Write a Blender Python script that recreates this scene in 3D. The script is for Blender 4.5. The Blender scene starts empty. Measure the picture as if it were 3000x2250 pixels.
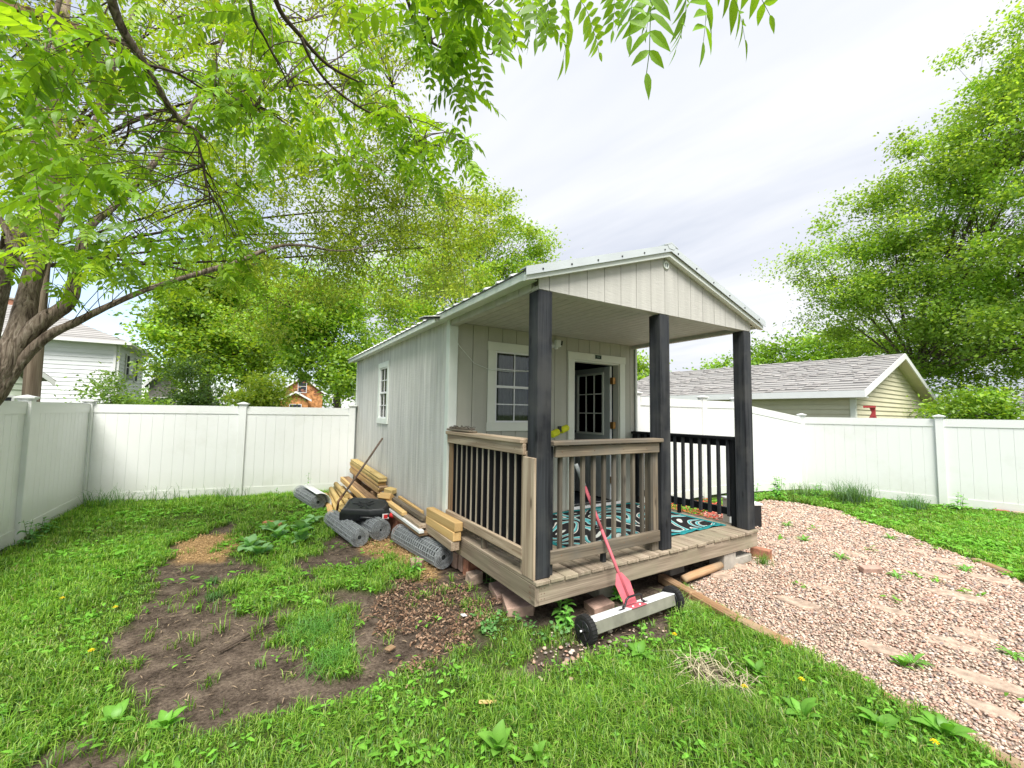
import bpy, bmesh, math, random
import numpy as np
from mathutils import Vector, Matrix, Quaternion, Euler
random.seed(7); RNG = np.random.default_rng(11)
S = bpy.context.scene
COL = S.collection
R = math.radians
# ------------------------------------------------------------------ camera
CAM = Vector((-1.9151, -2.7333, 1.2767)); YAW, PIT, ROLL, FPX = .5503, .0692, .0146, 1238.66
def cam_axes():
    f = Vector((math.sin(YAW)*math.cos(PIT), math.cos(YAW)*math.cos(PIT), math.sin(PIT)))
    r = Vector((math.cos(YAW), -math.sin(YAW), 0)); u = r.cross(f)
    return r*math.cos(ROLL)+u*math.sin(ROLL), -r*math.sin(ROLL)+u*math.cos(ROLL), f
CR, CU, CF = cam_axes()
cd = bpy.data.cameras.new('camera'); cam = bpy.data.objects.new('camera', cd); COL.objects.link(cam)
cd.sensor_width = 36; cd.lens = FPX/3000*36; cd.clip_start = .05; cd.clip_end = 800
cam.matrix_world = Matrix(((CR.x, CU.x, -CF.x, CAM.x), (CR.y, CU.y, -CF.y, CAM.y), (CR.z, CU.z, -CF.z, CAM.z), (0, 0, 0, 1)))
S.camera = cam
def at(px, py, d):                       # a spot seen in that direction, d metres deep
    return CAM + (CF + CR*((px-1500)/FPX) - CU*((py-1125)/FPX))*d
def polar(az, d, z):
    return Vector((CAM.x+d*math.sin(R(az)), CAM.y+d*math.cos(R(az)), z))
# ------------------------------------------------------------------ light
SUN_EL, SUN_AZ = 56, 206                  # azimuth clockwise from +Y: behind the camera, to its left
w = bpy.data.worlds.new('World'); S.world = w; w.use_nodes = True
nt = w.node_tree; nt.nodes.clear(); N = nt.nodes.new; L = nt.links.new
out = N('ShaderNodeOutputWorld'); mix = N('ShaderNodeMixShader'); b1 = N('ShaderNodeBackground'); b2 = N('ShaderNodeBackground')
sky = N('ShaderNodeTexSky'); sky.sky_type = 'NISHITA'; sky.sun_disc = False
sky.sun_elevation = R(SUN_EL); sky.sun_rotation = R(SUN_AZ)
L(sky.outputs[0], b1.inputs[0]); b1.inputs[1].default_value = .09
tc = N('ShaderNodeTexCoord'); sep = N('ShaderNodeSeparateXYZ'); L(tc.outputs['Generated'], sep.inputs[0])
def M(op, a, b=None, c=None, tree=None):
    n = (tree or nt).nodes.new('ShaderNodeMath'); n.operation = op
    for i, v in enumerate((a, b, c)):
        if v is None: continue
        if hasattr(v, 'links'): (tree or nt).links.new(v, n.inputs[i])
        else: n.inputs[i].default_value = v
    return n.outputs[0]
zz = M('ADD', M('MAXIMUM', sep.outputs[2], 0.0), .22)
ux = M('DIVIDE', sep.outputs[0], zz); uy = M('DIVIDE', sep.outputs[1], zz)
a = R(-14)
al = M('ADD', M('MULTIPLY', ux, math.sin(a)), M('MULTIPLY', uy, math.cos(a)))
ac = M('SUBTRACT', M('MULTIPLY', ux, math.cos(a)), M('MULTIPLY', uy, math.sin(a)))
cmb = N('ShaderNodeCombineXYZ'); L(M('MULTIPLY', al, .30), cmb.inputs[0]); L(M('MULTIPLY', ac, 1.0), cmb.inputs[1]); cmb.inputs[2].default_value = 3.7
nz = N('ShaderNodeTexNoise'); nz.inputs['Scale'].default_value = 1.5; nz.inputs['Detail'].default_value = 5; nz.inputs['Roughness'].default_value = .56; nz.inputs['Distortion'].default_value = .35
L(cmb.outputs[0], nz.inputs['Vector'])
cr = N('ShaderNodeValToRGB'); L(nz.outputs[0], cr.inputs[0])
cr.color_ramp.elements[0].position = .38; cr.color_ramp.elements[0].color = (.68, .725, .83, 1)
cr.color_ramp.elements[1].position = .62; cr.color_ramp.elements[1].color = (.93, .95, 1, 1)
L(cr.outputs[0], b2.inputs[0]); b2.inputs[1].default_value = .325
n2 = N('ShaderNodeTexNoise'); n2.inputs['Scale'].default_value = 2.3; n2.inputs['Detail'].default_value = 5; n2.inputs['Roughness'].default_value = .55
L(tc.outputs['Generated'], n2.inputs['Vector'])
# thin cloud towards the left: blue shows between
lf = M('ADD', M('MULTIPLY', sep.outputs[0], -.75), M('MULTIPLY', sep.outputs[1], .55))
th = M('SUBTRACT', M('ADD', n2.outputs[0], .42), M('MULTIPLY', M('MAXIMUM', lf, 0.0), .75))
mm = N('ShaderNodeMapRange'); L(th, mm.inputs[0]); mm.inputs[1].default_value = .34; mm.inputs[2].default_value = .62
mm.inputs[3].default_value = .25; mm.inputs[4].default_value = 1
L(mm.outputs[0], mix.inputs[0]); L(b1.outputs[0], mix.inputs[1]); L(b2.outputs[0], mix.inputs[2]); L(mix.outputs[0], out.inputs[0])
sl = bpy.data.lights.new('sun', 'SUN'); sl.energy = 1.85; sl.angle = R(30); sl.color = (1, .965, .9)
so = bpy.data.objects.new('sun', sl); COL.objects.link(so)
sd = Vector((math.sin(R(SUN_AZ))*math.cos(R(SUN_EL)), math.cos(R(SUN_AZ))*math.cos(R(SUN_EL)), math.sin(R(SUN_EL))))
so.rotation_euler = sd.to_track_quat('Z', 'Y').to_euler()
V = S.view_settings; V.view_transform = 'Standard'; V.look = 'None'; V.gamma = 1; V.exposure = 1.76; V.use_curve_mapping = False
S.render.engine = 'CYCLES'; S.cycles.max_bounces = 8; S.cycles.diffuse_bounces = 5; S.cycles.transparent_max_bounces = 6
# ------------------------------------------------------------------ materials
def base(name, rough=.7, spec=.3):
    m = bpy.data.materials.new(name); m.use_nodes = True; t = m.node_tree; p = t.nodes['Principled BSDF']
    p.inputs['Roughness'].default_value = rough
    p.inputs['Specular IOR Level'].default_value = spec
    return m, t, p
def ramp(t, fac, stops):
    r = t.nodes.new('ShaderNodeValToRGB'); e = r.color_ramp.elements
    while len(e) < len(stops): e.new(.5)
    for i, (p, c) in enumerate(stops): e[i].position = p; e[i].color = (*c, 1)
    t.links.new(fac, r.inputs[0]); return r.outputs[0]
def coords(t, scale=(1, 1, 1), rnd=True, kind='Object'):
    tc = t.nodes.new('ShaderNodeTexCoord'); mp = t.nodes.new('ShaderNodeMapping'); mp.inputs['Scale'].default_value = scale
    if rnd:
        oi = t.nodes.new('ShaderNodeObjectInfo'); ad = t.nodes.new('ShaderNodeVectorMath'); ad.operation = 'MULTIPLY_ADD'
        cb = t.nodes.new('ShaderNodeCombineXYZ')
        for i in range(3): t.links.new(oi.outputs['Random'], cb.inputs[i])
        t.links.new(cb.outputs[0], ad.inputs[0]); ad.inputs[1].default_value = (37, 19, 53); t.links.new(tc.outputs[kind], ad.inputs[2])
        t.links.new(ad.outputs[0], mp.inputs[0])
    else: t.links.new(tc.outputs[kind], mp.inputs[0])
    return mp.outputs[0]
def noise(t, vec, scale, det=3, rough=.55, dist=0):
    n = t.nodes.new('ShaderNodeTexNoise'); n.inputs['Scale'].default_value = scale; n.inputs['Detail'].default_value = det
    n.inputs['Roughness'].default_value = rough; n.inputs['Distortion'].default_value = dist
    if vec is not None: t.links.new(vec, n.inputs['Vector'])
    return n.outputs[0]
def bump(t, p, h, strength=.3, dist=.01):
    b = t.nodes.new('ShaderNodeBump'); b.inputs['Strength'].default_value = strength; b.inputs['Distance'].default_value = dist
    t.links.new(h, b.inputs['Height']); t.links.new(b.outputs[0], p.inputs['Normal'])
def mixc(t, fac, a, b, mode='MIX'):
    m = t.nodes.new('ShaderNodeMix'); m.data_type = 'RGBA'; m.blend_type = mode
    for s, v in ((m.inputs[0], fac), (m.inputs[6], a), (m.inputs[7], b)):
        if hasattr(v, 'links'): t.links.new(v, s)
        elif isinstance(v, (int, float)): s.default_value = v
        else: s.default_value = (*v, 1)
    return m.outputs[2]
def plain(name, col, rough=.6, spec=.3, var=.12, sc=6, metal=0, bmp=0, bsc=60):
    m, t, p = base(name, rough, spec); v = coords(t)
    n = noise(t, v, sc, 4)
    c = ramp(t, n, [(.3, tuple(x*(1-var) for x in col)), (.7, tuple(min(1, x*(1+var)) for x in col))])
    t.links.new(c, p.inputs['Base Color']); p.inputs['Metallic'].default_value = metal
    if bmp: bump(t, p, noise(t, v, bsc, 3), bmp, .004)
    return m
def wood_one(name, axis, light, dark, rough, grain=1.0, blotch=None, knots=True):
    m, t, p = base(name, rough, .15)
    sc = [6, 6, 6]; sc[axis] = .45
    v = coords(t, tuple(sc))
    n1 = noise(t, v, 1.1, 2, .5, .2)
    rings = t.nodes.new('ShaderNodeMath'); rings.operation = 'SINE'
    mu = t.nodes.new('ShaderNodeMath'); mu.operation = 'MULTIPLY'; mu.inputs[1].default_value = 24; t.links.new(n1, mu.inputs[0]); t.links.new(mu.outputs[0], rings.inputs[0])
    sc2 = [60, 60, 60]; sc2[axis] = 1.2
    fine = noise(t, coords(t, tuple(sc2)), 1.6, 3, .6)
    k = M('ADD', M('MULTIPLY', rings.outputs[0], .13*grain, tree=t), M('MULTIPLY', fine, .9, tree=t), tree=t)
    c = ramp(t, k, [(.18, dark), (.42, tuple((a+b)/2 for a, b in zip(light, dark))), (.62, light)])
    if blotch:
        c = mixc(t, ramp(t, noise(t, coords(t, (1.5, 1.5, 1.5)), 2.2, 4), [(.45, (0, 0, 0)), (.68, (.8, .8, .8))]), c, blotch)
    if knots:
        vo = t.nodes.new('ShaderNodeTexVoronoi'); s3 = [8, 8, 8]; s3[axis] = 2.6
        t.links.new(coords(t, tuple(s3)), vo.inputs['Vector']); vo.inputs['Scale'].default_value = .9
        c = mixc(t, ramp(t, vo.outputs['Distance'], [(.06, (.75,)*3), (.14, (0, 0, 0))]), c, tuple(x*.45 for x in dark))
    oi = t.nodes.new('ShaderNodeObjectInfo'); c = mixc(t, 1.0, c, ramp(t, oi.outputs['Random'], [(0, (.80, .79, .78)), (1, (1.14, 1.13, 1.10))]), 'MULTIPLY')
    t.links.new(c, p.inputs['Base Color']); bump(t, p, k, .35, .003)
    return m
def wood(name, light, dark, rough=.8, **k): return [wood_one(name+'_'+'xyz'[i], i, light, dark, rough, **k) for i in range(3)]
W_RAIL = wood('weathered_pine', (.60, .49, .365), (.29, .21, .145))
W_DECK = wood('weathered_deck', (.43, .355, .275), (.19, .15, .11), blotch=(.30, .27, .19))
W_GREY = wood('grey_brown_wood', (.285, .235, .175), (.11, .088, .066), blotch=(.16, .15, .13))
W_BLK = wood('black_stained_wood', (.045, .049, .056), (.012, .013, .016), rough=.6, blotch=(.065, .066, .066))
W_BLK2 = wood('black_painted_wood', (.014, .015, .017), (.006, .006, .008), rough=.45, knots=False)
W_NEW = wood('new_yellow_lumber', (.68, .47, .22), (.50, .31, .12), rough=.7, grain=.7)
W_GRN = wood('treated_lumber', (.64, .50, .23), (.44, .31, .12), rough=.75)
W_BAL = wood('dark_grey_baluster', (.19, .165, .13), (.075, .066, .053), blotch=(.10, .095, .085))
W_BRN = wood('brown_board', (.30, .20, .12), (.14, .085, .05), rough=.8)
W_TIM = wood('landscape_timber', (.50, .31, .17), (.27, .15, .08), rough=.85, blotch=(.40, .32, .22))
def siding(name, col, streak, ripple):
    m, t, p = base(name, .6, .25)
    v = coords(t, (5, 5, .35)); st = noise(t, v, 2.2, 4, .6)
    c = ramp(t, st, [(.3, tuple(x*(1-streak) for x in col)), (.7, tuple(x*(1+streak) for x in col))])
    sp = noise(t, coords(t), 2.5, 5, .65)
    c = mixc(t, ramp(t, sp, [(.5, (0, 0, 0)), (.75, (.35,)*3)]), c, tuple(x*.78 for x in col))
    t.links.new(c, p.inputs['Base Color'])
    h = noise(t, coords(t, (4, 4, 26)), 3, 4, .6, .6); bump(t, p, h, ripple, .006)
    return m
M_SIDE = siding('grey_beige_siding', (.50, .49, .45), .10, .5)
M_WSIDE = siding('weathered_grey_siding', (.60, .59, .56), .22, .6)
M_PORCH = siding('porch_wall_siding', (.46, .455, .385), .04, .2)
M_TRIM = plain('pale_trim_paint', (.72, .76, .71), .5, .3, .05, 4, bmp=.25, bsc=40)
M_TRIMW = plain('cream_trim_paint', (.74, .76, .66), .5, .3, .04, 4)
M_SEAM = plain('groove_dark', (.13, .13, .11), .9, .1)
M_METAL = plain('galvanised_trim', (.62, .66, .66), .42, .5, .06, 3, metal=.35)
M_ROOFM = plain('dark_roof_metal', (.10, .105, .11), .45, .5, .15, 4, metal=.3)
M_RIB = plain('light_roof_rib', (.72, .73, .72), .5, .4, .05, 4)  # highlights on the dark metal ribs, painted in as a pale colour
M_SOFF = siding('ceiling_board', (.50, .48, .44), .10, .25)
M_VINYL = None
def vinyl():
    m, t, p = base('white_vinyl', .38, .4)
    v = coords(t, (1, 1, 1), rnd=False, kind='Object')
    geo = t.nodes.new('ShaderNodeNewGeometry')
    d = noise(t, geo.outputs['Position'], 1.3, 6, .7)
    c = mixc(t, ramp(t, d, [(.52, (0, 0, 0)), (.75, (.4,)*3)]), (.745, .76, .75), (.58, .59, .54))
    sp = t.nodes.new('ShaderNodeSeparateXYZ'); t.links.new(geo.outputs['Position'], sp.inputs[0])
    lo = t.nodes.new('ShaderNodeMapRange'); t.links.new(sp.outputs[2], lo.inputs[0]); lo.inputs[1].default_value = -.42; lo.inputs[2].default_value = .15; lo.inputs[3].default_value = .6; lo.inputs[4].default_value = 0
    g = M('MULTIPLY', lo.outputs[0], noise(t, geo.outputs['Position'], 4, 5, .7), tree=t)
    c = mixc(t, g, c, (.45, .47, .33)); t.links.new(c, p.inputs['Base Color']); return m
M_VINYL = vinyl()
M_STAIN = plain('dirt_stain', (.42, .38, .36), .8, .2, .3, 20)
M_BRICK = plain('red_brick', (.36, .17, .11), .9, .1, .35, 14, bmp=.6, bsc=70)
M_STONE = plain('pink_grey_stone', (.44, .30, .24), .9, .1, .25, 10, bmp=.5, bsc=40)
M_FLAG = plain('tan_flagstone', (.44, .335, .26), .95, .05, .38, 16, bmp=1.0, bsc=45)
M_CONC = plain('concrete', (.40, .37, .32), .95, .1, .2, 9, bmp=.5, bsc=60)
M_SHINGLE = None
def shingle(name, c1, c2, axis='z'):
    m, t, p = base(name, .9, .1); n = noise(t, coords(t), 3, 3); f = noise(t, coords(t), 60, 2)
    c = mixc(t, M('ADD', M('MULTIPLY', n, .4, tree=t), M('MULTIPLY', f, .6, tree=t), tree=t), c1, c2)
    oi = t.nodes.new('ShaderNodeObjectInfo'); r = ramp(t, oi.outputs['Random'], [(0, (.86,)*3), (1, (1.1,)*3)])
    t.links.new(mixc(t, 1.0, c, r, 'MULTIPLY'), p.inputs['Base Color']); return m
M_SHINGLE = shingle('grey_shingle', (.25, .24, .235), (.47, .455, .44))
M_SHINGLE2 = shingle('dark_grey_shingle', (.14, .14, .15), (.26, .26, .28))
M_TAN = plain('tan_vinyl_siding', (.66, .62, .45), .6, .3, .07, 2)
M_WSID = plain('white_lap_siding', (.80, .82, .84), .6, .3, .04, 2)
M_GSID = plain('pale_green_siding', (.62, .68, .56), .6, .3, .06, 2)
M_WHITE = plain('white_paint', (.80, .81, .80), .5, .3, .03, 4)
M_GREYM = plain('grey_enclosure_metal', (.40, .43, .43), .5, .4, .08, 5)
M_BLKP = plain('black_plastic', (.016, .018, .02), .35, .5, .2, 8, bmp=.05)
M_BLKR = plain('black_rubber', (.02, .02, .02), .7, .3, .3, 20)
M_RED = plain('red_plastic', (.62, .03, .03), .4, .4, .1)
M_PINK = plain('faded_red_paint', (.56, .13, .16), .5, .35, .12, 12)
M_YEL = plain('yellow_green_foam', (.72, .74, .03), .6, .3, .1, 12)
M_ALU = plain('brushed_aluminium', (.80, .82, .83), .35, .5, .05, 9, metal=.0)
M_ALUD = plain('dark_aluminium_side', (.30, .29, .24), .5, .4, .2, 9, metal=.4)  # sweeper housing, toned darker than the plate on top
M_WIRE = plain('galvanised_wire', (.36, .39, .405), .5, .5, .3, 30, metal=.1)
M_BRASS = plain('brass_hinge', (.42, .22, .06), .4, .5, .2, 20, metal=.6)
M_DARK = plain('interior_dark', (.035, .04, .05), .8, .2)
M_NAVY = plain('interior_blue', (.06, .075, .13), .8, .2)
M_CURT = plain('grey_curtain', (.24, .24, .205), .9, .1, .25, 5)
M_DOOR = plain('grey_door_paint', (.46, .48, .45), .5, .3, .06, 5)
M_TEAL = plain('teal_cloth', (.02, .20, .21), .9, .1, .3, 30, bmp=.3)
M_RUST = plain('rusty_steel', (.19, .10, .06), .8, .2, .4, 20)
M_HANDLE = plain('worn_wood_handle', (.13, .095, .075), .8, .2, .3, 20)
M_BARN = plain('barn_red_paint', (.36, .05, .05), .7, .2, .1)
M_PAPER = plain('white_label', (.75, .74, .72), .7, .2, .15, 60)
M_YFL = plain('yellow_petals', (.85, .62, .01), .7, .2, .1, 30)
def glassm(name, col, rough=.04):
    m, t, p = base(name, rough, .8); p.inputs['Base Color'].default_value = (*col, 1); p.inputs['Metallic'].default_value = 0
    return m
M_GLASS = bpy.data.materials.new('window_glass'); M_GLASS.use_nodes = True
_t = M_GLASS.node_tree; _t.nodes.clear()
_o = _t.nodes.new('ShaderNodeOutputMaterial'); _mx = _t.nodes.new('ShaderNodeMixShader'); _tr = _t.nodes.new('ShaderNodeBsdfTransparent'); _gl = _t.nodes.new('ShaderNodeBsdfGlossy')
_fr = _t.nodes.new('ShaderNodeFresnel'); _fr.inputs[0].default_value = 1.5; _gl.inputs['Roughness'].default_value = .03; _tr.inputs[0].default_value = (.75, .8, .78, 1)
_t.links.new(_fr.outputs[0], _mx.inputs[0]); _t.links.new(_tr.outputs[0], _mx.inputs[1]); _t.links.new(_gl.outputs[0], _mx.inputs[2]); _t.links.new(_mx.outputs[0], _o.inputs[0])
def leafm(name, trans=.5, gloss=.06, lb=1.0, hue=(1.10, .98, 1.3), th=(1.55, 1.25, .6)):
    m = bpy.data.materials.new(name); m.use_nodes = True; t = m.node_tree; t.nodes.clear()
    o = t.nodes.new('ShaderNodeOutputMaterial'); at_ = t.nodes.new('ShaderNodeAttribute'); at_.attribute_name = 'tint'
    d = t.nodes.new('ShaderNodeBsdfDiffuse'); tr = t.nodes.new('ShaderNodeBsdfTranslucent'); g = t.nodes.new('ShaderNodeBsdfGlossy'); g.inputs['Roughness'].default_value = .45
    m1 = t.nodes.new('ShaderNodeMixShader'); m2 = t.nodes.new('ShaderNodeMixShader'); m1.inputs[0].default_value = trans; m2.inputs[0].default_value = gloss
    c2 = mixc(t, 1.0, at_.outputs['Color'], tuple(lb*h for h in th), 'MULTIPLY')
    c1 = mixc(t, 1.0, at_.outputs['Color'], tuple(lb*h for h in hue), 'MULTIPLY'); t.links.new(c1, d.inputs[0]); t.links.new(c2, tr.inputs[0])
    t.links.new(d.outputs[0], m1.inputs[1]); t.links.new(tr.outputs[0], m1.inputs[2]); t.links.new(m1.outputs[0], m2.inputs[1]); t.links.new(g.outputs[0], m2.inputs[2]); t.links.new(m2.outputs[0], o.inputs[0])
    return m
M_LEAF = leafm('leaf', .5, .04, 1.3); M_GRASS = leafm('grass_blade', .38, .03, 1.62, (.98, 1.03, 1.1), (1.25, 1.35, .55)); M_TINT = None; M_PEB = None
def tintm(name):
    m, t, p = base(name, .85, .15); a_ = t.nodes.new('ShaderNodeAttribute'); a_.attribute_name = 'tint'; t.links.new(a_.outputs['Color'], p.inputs['Base Color']); return m
M_TINT = tintm('tinted_debris'); M_PEB = tintm('pebble')
def barkm():
    m, t, p = base('bark', .95, .1); v = coords(t, (14, 14, 2.2), kind='Object')
    n = noise(t, v, 2.2, 5, .6, .8); c = ramp(t, n, [(.34, (.06, .045, .034)), (.52, (.19, .15, .115)), (.7, (.32, .275, .22))])
    t.links.new(c, p.inputs['Base Color']); bump(t, p, n, 1.0, .03); return m
M_BARK = barkm()
M_BARK2 = plain('dark_twig_bark', (.085, .065, .05), .9, .1, .4, 12)
M_POLE = wood('old_pole_wood', (.30, .24, .18), (.14, .105, .075))
# ------------------------------------------------------------------ object helpers
WLOC = {}
def link(o, parent=None, loc=None):
    COL.objects.link(o)
    loc = Vector(loc) if loc is not None else Vector((0, 0, 0))
    if parent is not None:
        o.parent = parent; o.location = loc - WLOC[parent.name]
    else: o.location = loc
    WLOC[o.name] = loc
    return o
def tag(o, label=None, cat=None, group=None, kind=None):
    if label: o['label'] = label
    if cat: o['category'] = cat
    if group: o['group'] = group
    if kind: o['kind'] = kind
    return o
def thing(name, label, cat, loc=(0, 0, 0), group=None):
    o = bpy.data.objects.new(name, None); o.empty_display_size = .1; link(o, None, loc); return tag(o, label, cat, group)
def part(name, parent, loc):
    o = bpy.data.objects.new(name, None); o.empty_display_size = .05; return link(o, parent, loc)
BOXC = {}
def boxmesh(size, bev, mats):
    key = (tuple(round(s, 3) for s in size), round(bev, 4), mats.name)
    if key in BOXC: return BOXC[key]
    bm = bmesh.new(); bmesh.ops.create_cube(bm, size=1)
    for v in bm.verts: v.co = Vector((v.co.x*size[0], v.co.y*size[1], v.co.z*size[2]))
    if bev > 0: bmesh.ops.bevel(bm, geom=bm.edges[:], offset=min(bev, min(size)*.3), segments=1, affect='EDGES')
    me = bpy.data.meshes.new('block'); bm.to_mesh(me); bm.free(); me.materials.append(mats); BOXC[key] = me; return me
def pick(mat, size):
    return mat[max(range(3), key=lambda i: size[i])] if isinstance(mat, list) else mat
def box(name, c, size, mat, parent=None, rot=None, bev=.003):
    o = bpy.data.objects.new(name, boxmesh(size, bev, pick(mat, size))); link(o, parent, c)
    if rot is not None: o.rotation_euler = rot
    return o
def bb(name, x0, x1, y0, y1, z0, z1, mat, parent=None, bev=.003):
    return box(name, ((x0+x1)/2, (y0+y1)/2, (z0+z1)/2), (x1-x0, y1-y0, z1-z0), mat, parent, bev=bev)
def beam(name, p0, p1, w, h, mat, parent=None, bev=.003, roll=0):
    p0, p1 = Vector(p0), Vector(p1); d = p1-p0
    q = d.to_track_quat('Y', 'Z') @ Quaternion((0, 1, 0), roll)
    return box(name, (p0+p1)/2, (w, d.length, h), mat, parent, rot=q.to_euler(), bev=bev)
def mesh(name, vs, fs, mat, parent=None, smooth=False, tint=None, origin=None):
    vs = np.asarray(vs, dtype=np.float64)
    if origin is None: origin = (vs.min(0)+vs.max(0))/2
    origin = Vector([float(x) for x in origin])
    me = bpy.data.meshes.new(name); me.from_pydata([tuple(v) for v in (vs-np.array(origin))], [], [tuple(int(i) for i in f) for f in fs]); me.validate()
    if smooth: me.polygons.foreach_set('use_smooth', [True]*len(me.polygons))
    if mat: me.materials.append(mat)
    if tint is not None: set_tint(me, np.tile(np.array([*tint, 1.]), (len(me.vertices), 1)) if np.ndim(tint) == 1 else tint)
    o = bpy.data.objects.new(name, me); return link(o, parent, origin)
def set_tint(me, arr):
    a_ = me.color_attributes.new('tint', 'FLOAT_COLOR', 'POINT'); arr = np.asarray(arr, dtype=np.float32)
    if arr.shape[1] == 3: arr = np.hstack([arr, np.ones((len(arr), 1), np.float32)])
    a_.data.foreach_set('color', arr.ravel())
def fast(name, V_, F_, mat, parent=None, tint=None, smooth=False, loc=(0, 0, 0)):
    V_ = np.asarray(V_, np.float32); F_ = np.asarray(F_, np.int32); n, k = F_.shape
    me = bpy.data.meshes.new(name); me.vertices.add(len(V_)); me.vertices.foreach_set('co', (V_-np.array(loc, np.float32)).ravel())
    me.loops.add(n*k); me.loops.foreach_set('vertex_index', F_.ravel())
    me.polygons.add(n); me.polygons.foreach_set('loop_start', np.arange(0, n*k, k, dtype=np.int32))
    try: me.polygons.foreach_set('loop_total', np.full(n, k, np.int32))
    except Exception: pass
    if smooth: me.polygons.foreach_set('use_smooth', np.ones(n, bool))
    me.update(calc_edges=True); me.materials.append(mat)
    if tint is not None: set_tint(me, tint)
    o = bpy.data.objects.new(name, me); return link(o, parent, loc)
class MB:
    def __init__(s): s.v = []; s.f = []
    def add(s, vs, fs):
        n = len(s.v); s.v += [tuple(v) for v in vs]; s.f += [tuple(i+n for i in f) for f in fs]
    def tube(s, pts, rad, seg=8, cap=True, twist=0):
        pts = [Vector(p) for p in pts]; n0 = len(s.v); nrm = None
        for i, p in enumerate(pts):
            d = (pts[min(i+1, len(pts)-1)]-pts[max(i-1, 0)]).normalized()
            if nrm is None: nrm = d.orthogonal().normalized()
            nrm = (nrm-d*nrm.dot(d)).normalized(); b = d.cross(nrm); r = rad[i] if hasattr(rad, '__len__') else rad
            for k in range(seg):
                t = 2*math.pi*k/seg; s.v.append(tuple(p+(nrm*math.cos(t)+b*math.sin(t))*r))
        for i in range(len(pts)-1):
            for k in range(seg):
                a_, b_ = n0+i*seg+k, n0+i*seg+(k+1) % seg; s.f.append((a_, b_, b_+seg, a_+seg))
        if cap: s.f.append(tuple(n0+k for k in range(seg))[::-1]); s.f.append(tuple(n0+(len(pts)-1)*seg+k for k in range(seg)))
    def box(s, c, size, rot=None):
        c = Vector(c); q = Euler(rot).to_matrix() if rot is not None else Matrix.Identity(3)
        vs = [c+q@Vector((x*size[0]/2, y*size[1]/2, z*size[2]/2)) for x in (-1, 1) for y in (-1, 1) for z in (-1, 1)]
        s.add(vs, [(0, 1, 3, 2), (4, 6, 7, 5), (0, 4, 5, 1), (2, 3, 7, 6), (0, 2, 6, 4), (1, 5, 7, 3)])
    def prism(s, poly, vec):
        n = len(poly); v = Vector(vec); s.add([Vector(p) for p in poly]+[Vector(p)+v for p in poly], [tuple(range(n))[::-1], tuple(range(n, 2*n))]+[(i, (i+1) % n, (i+1) % n+n, i+n) for i in range(n)])
    def build(s, name, mat, parent=None, smooth=False, **k): return mesh(name, s.v, s.f, mat, parent, smooth, **k)
def tube(name, pts, rad, mat, parent=None, seg=8, smooth=True):
    m = MB(); m.tube(pts, rad, seg); return m.build(name, mat, parent, smooth)
def prism(name, poly, vec, mat, parent=None):
    m = MB(); m.prism(poly, vec); return m.build(name, mat, parent)
G = -.40                                 # level of the lawn; the porch deck's top is 0
W, P, YB, H = 3.05, 1.765, 6.80, 2.278   # shed width, porch depth, back wall, header underside
AX, AZ = 1.53, 2.90                      # gable apex
SLP = .325                 # roof slope
# ================================================================== THE SHED
shed = thing('shed', 'grey garden shed with a gabled porch, black posts and half open door', 'shed', (1.5, 3, 0))
ST = .2032
def roofz(x): return 2.905 - abs(x-AX)*SLP
def strip(name, x0, x1, y, z0, top, mat, th=.014):
    """front-facing siding strip whose top may follow the roof; outer face at y"""
    poly = [(x0, y, z0), (x1, y, z0), (x1, y, top(x1))]
    if x0 < AX < x1: poly.append((AX, y, top(AX)))
    poly.append((x0, y, top(x0))); return prism(name, poly, (0, th, 0), mat, shed)
# gable over the porch
xs = [0.0]+[AX+k*ST for k in range(-7, 8) if 0 < AX+k*ST < W]+[W]
for x0, x1 in zip(xs[:-1], xs[1:]):
    strip('siding_board', x0+.003, x1-.003, 0, H, lambda x: roofz(x)-.03, M_SIDE)
prism('gable_backing', [(0.01, .016, H+.005), (W-.01, .016, H+.005), (W-.01, .016, roofz(W)-.05), (AX, .016, roofz(AX)-.05), (.01, .016, roofz(0)-.05)], (0, .06, 0), M_SEAM, shed)
bb('header_bottom', -.002, W+.002, .0145, .10, H-.004, H+.03, M_SIDE, shed)
bb('header_inner', .01, W-.01, .078, .10, H+.0302, 2.33, M_SIDE, shed)
# side headers of the porch
for sx, x0, x1 in ((0, 0, .09), (1, W-.09, W)):
    bb('side_header', x0+.012, x1-.012, .101, P-.002, H, 2.46, M_SIDE, shed)
    y = .1
    while y < P-.02:
        y1 = min(y+ST, P-.002); bb('siding_board', (x0-.002 if sx == 0 else x1-.010), (x0+.010 if sx == 0 else x1+.002), y+.003, y1-.003, H+.003, 2.355, M_SIDE, shed); y = y1
# ceiling boards, run from front to back
x = .08; i = 0
while x < W-.09:
    x1 = min(x+.105, W-.085); bb('ceiling_board', x+.002, x1-.002, .101, P-.002, 2.325, 2.337+random.uniform(0, .002), M_SOFF, shed, bev=.002); x = x1
bb('ceiling_backing', .09, W-.09, .101, P, 2.341, 2.36, M_SEAM, shed)
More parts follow.
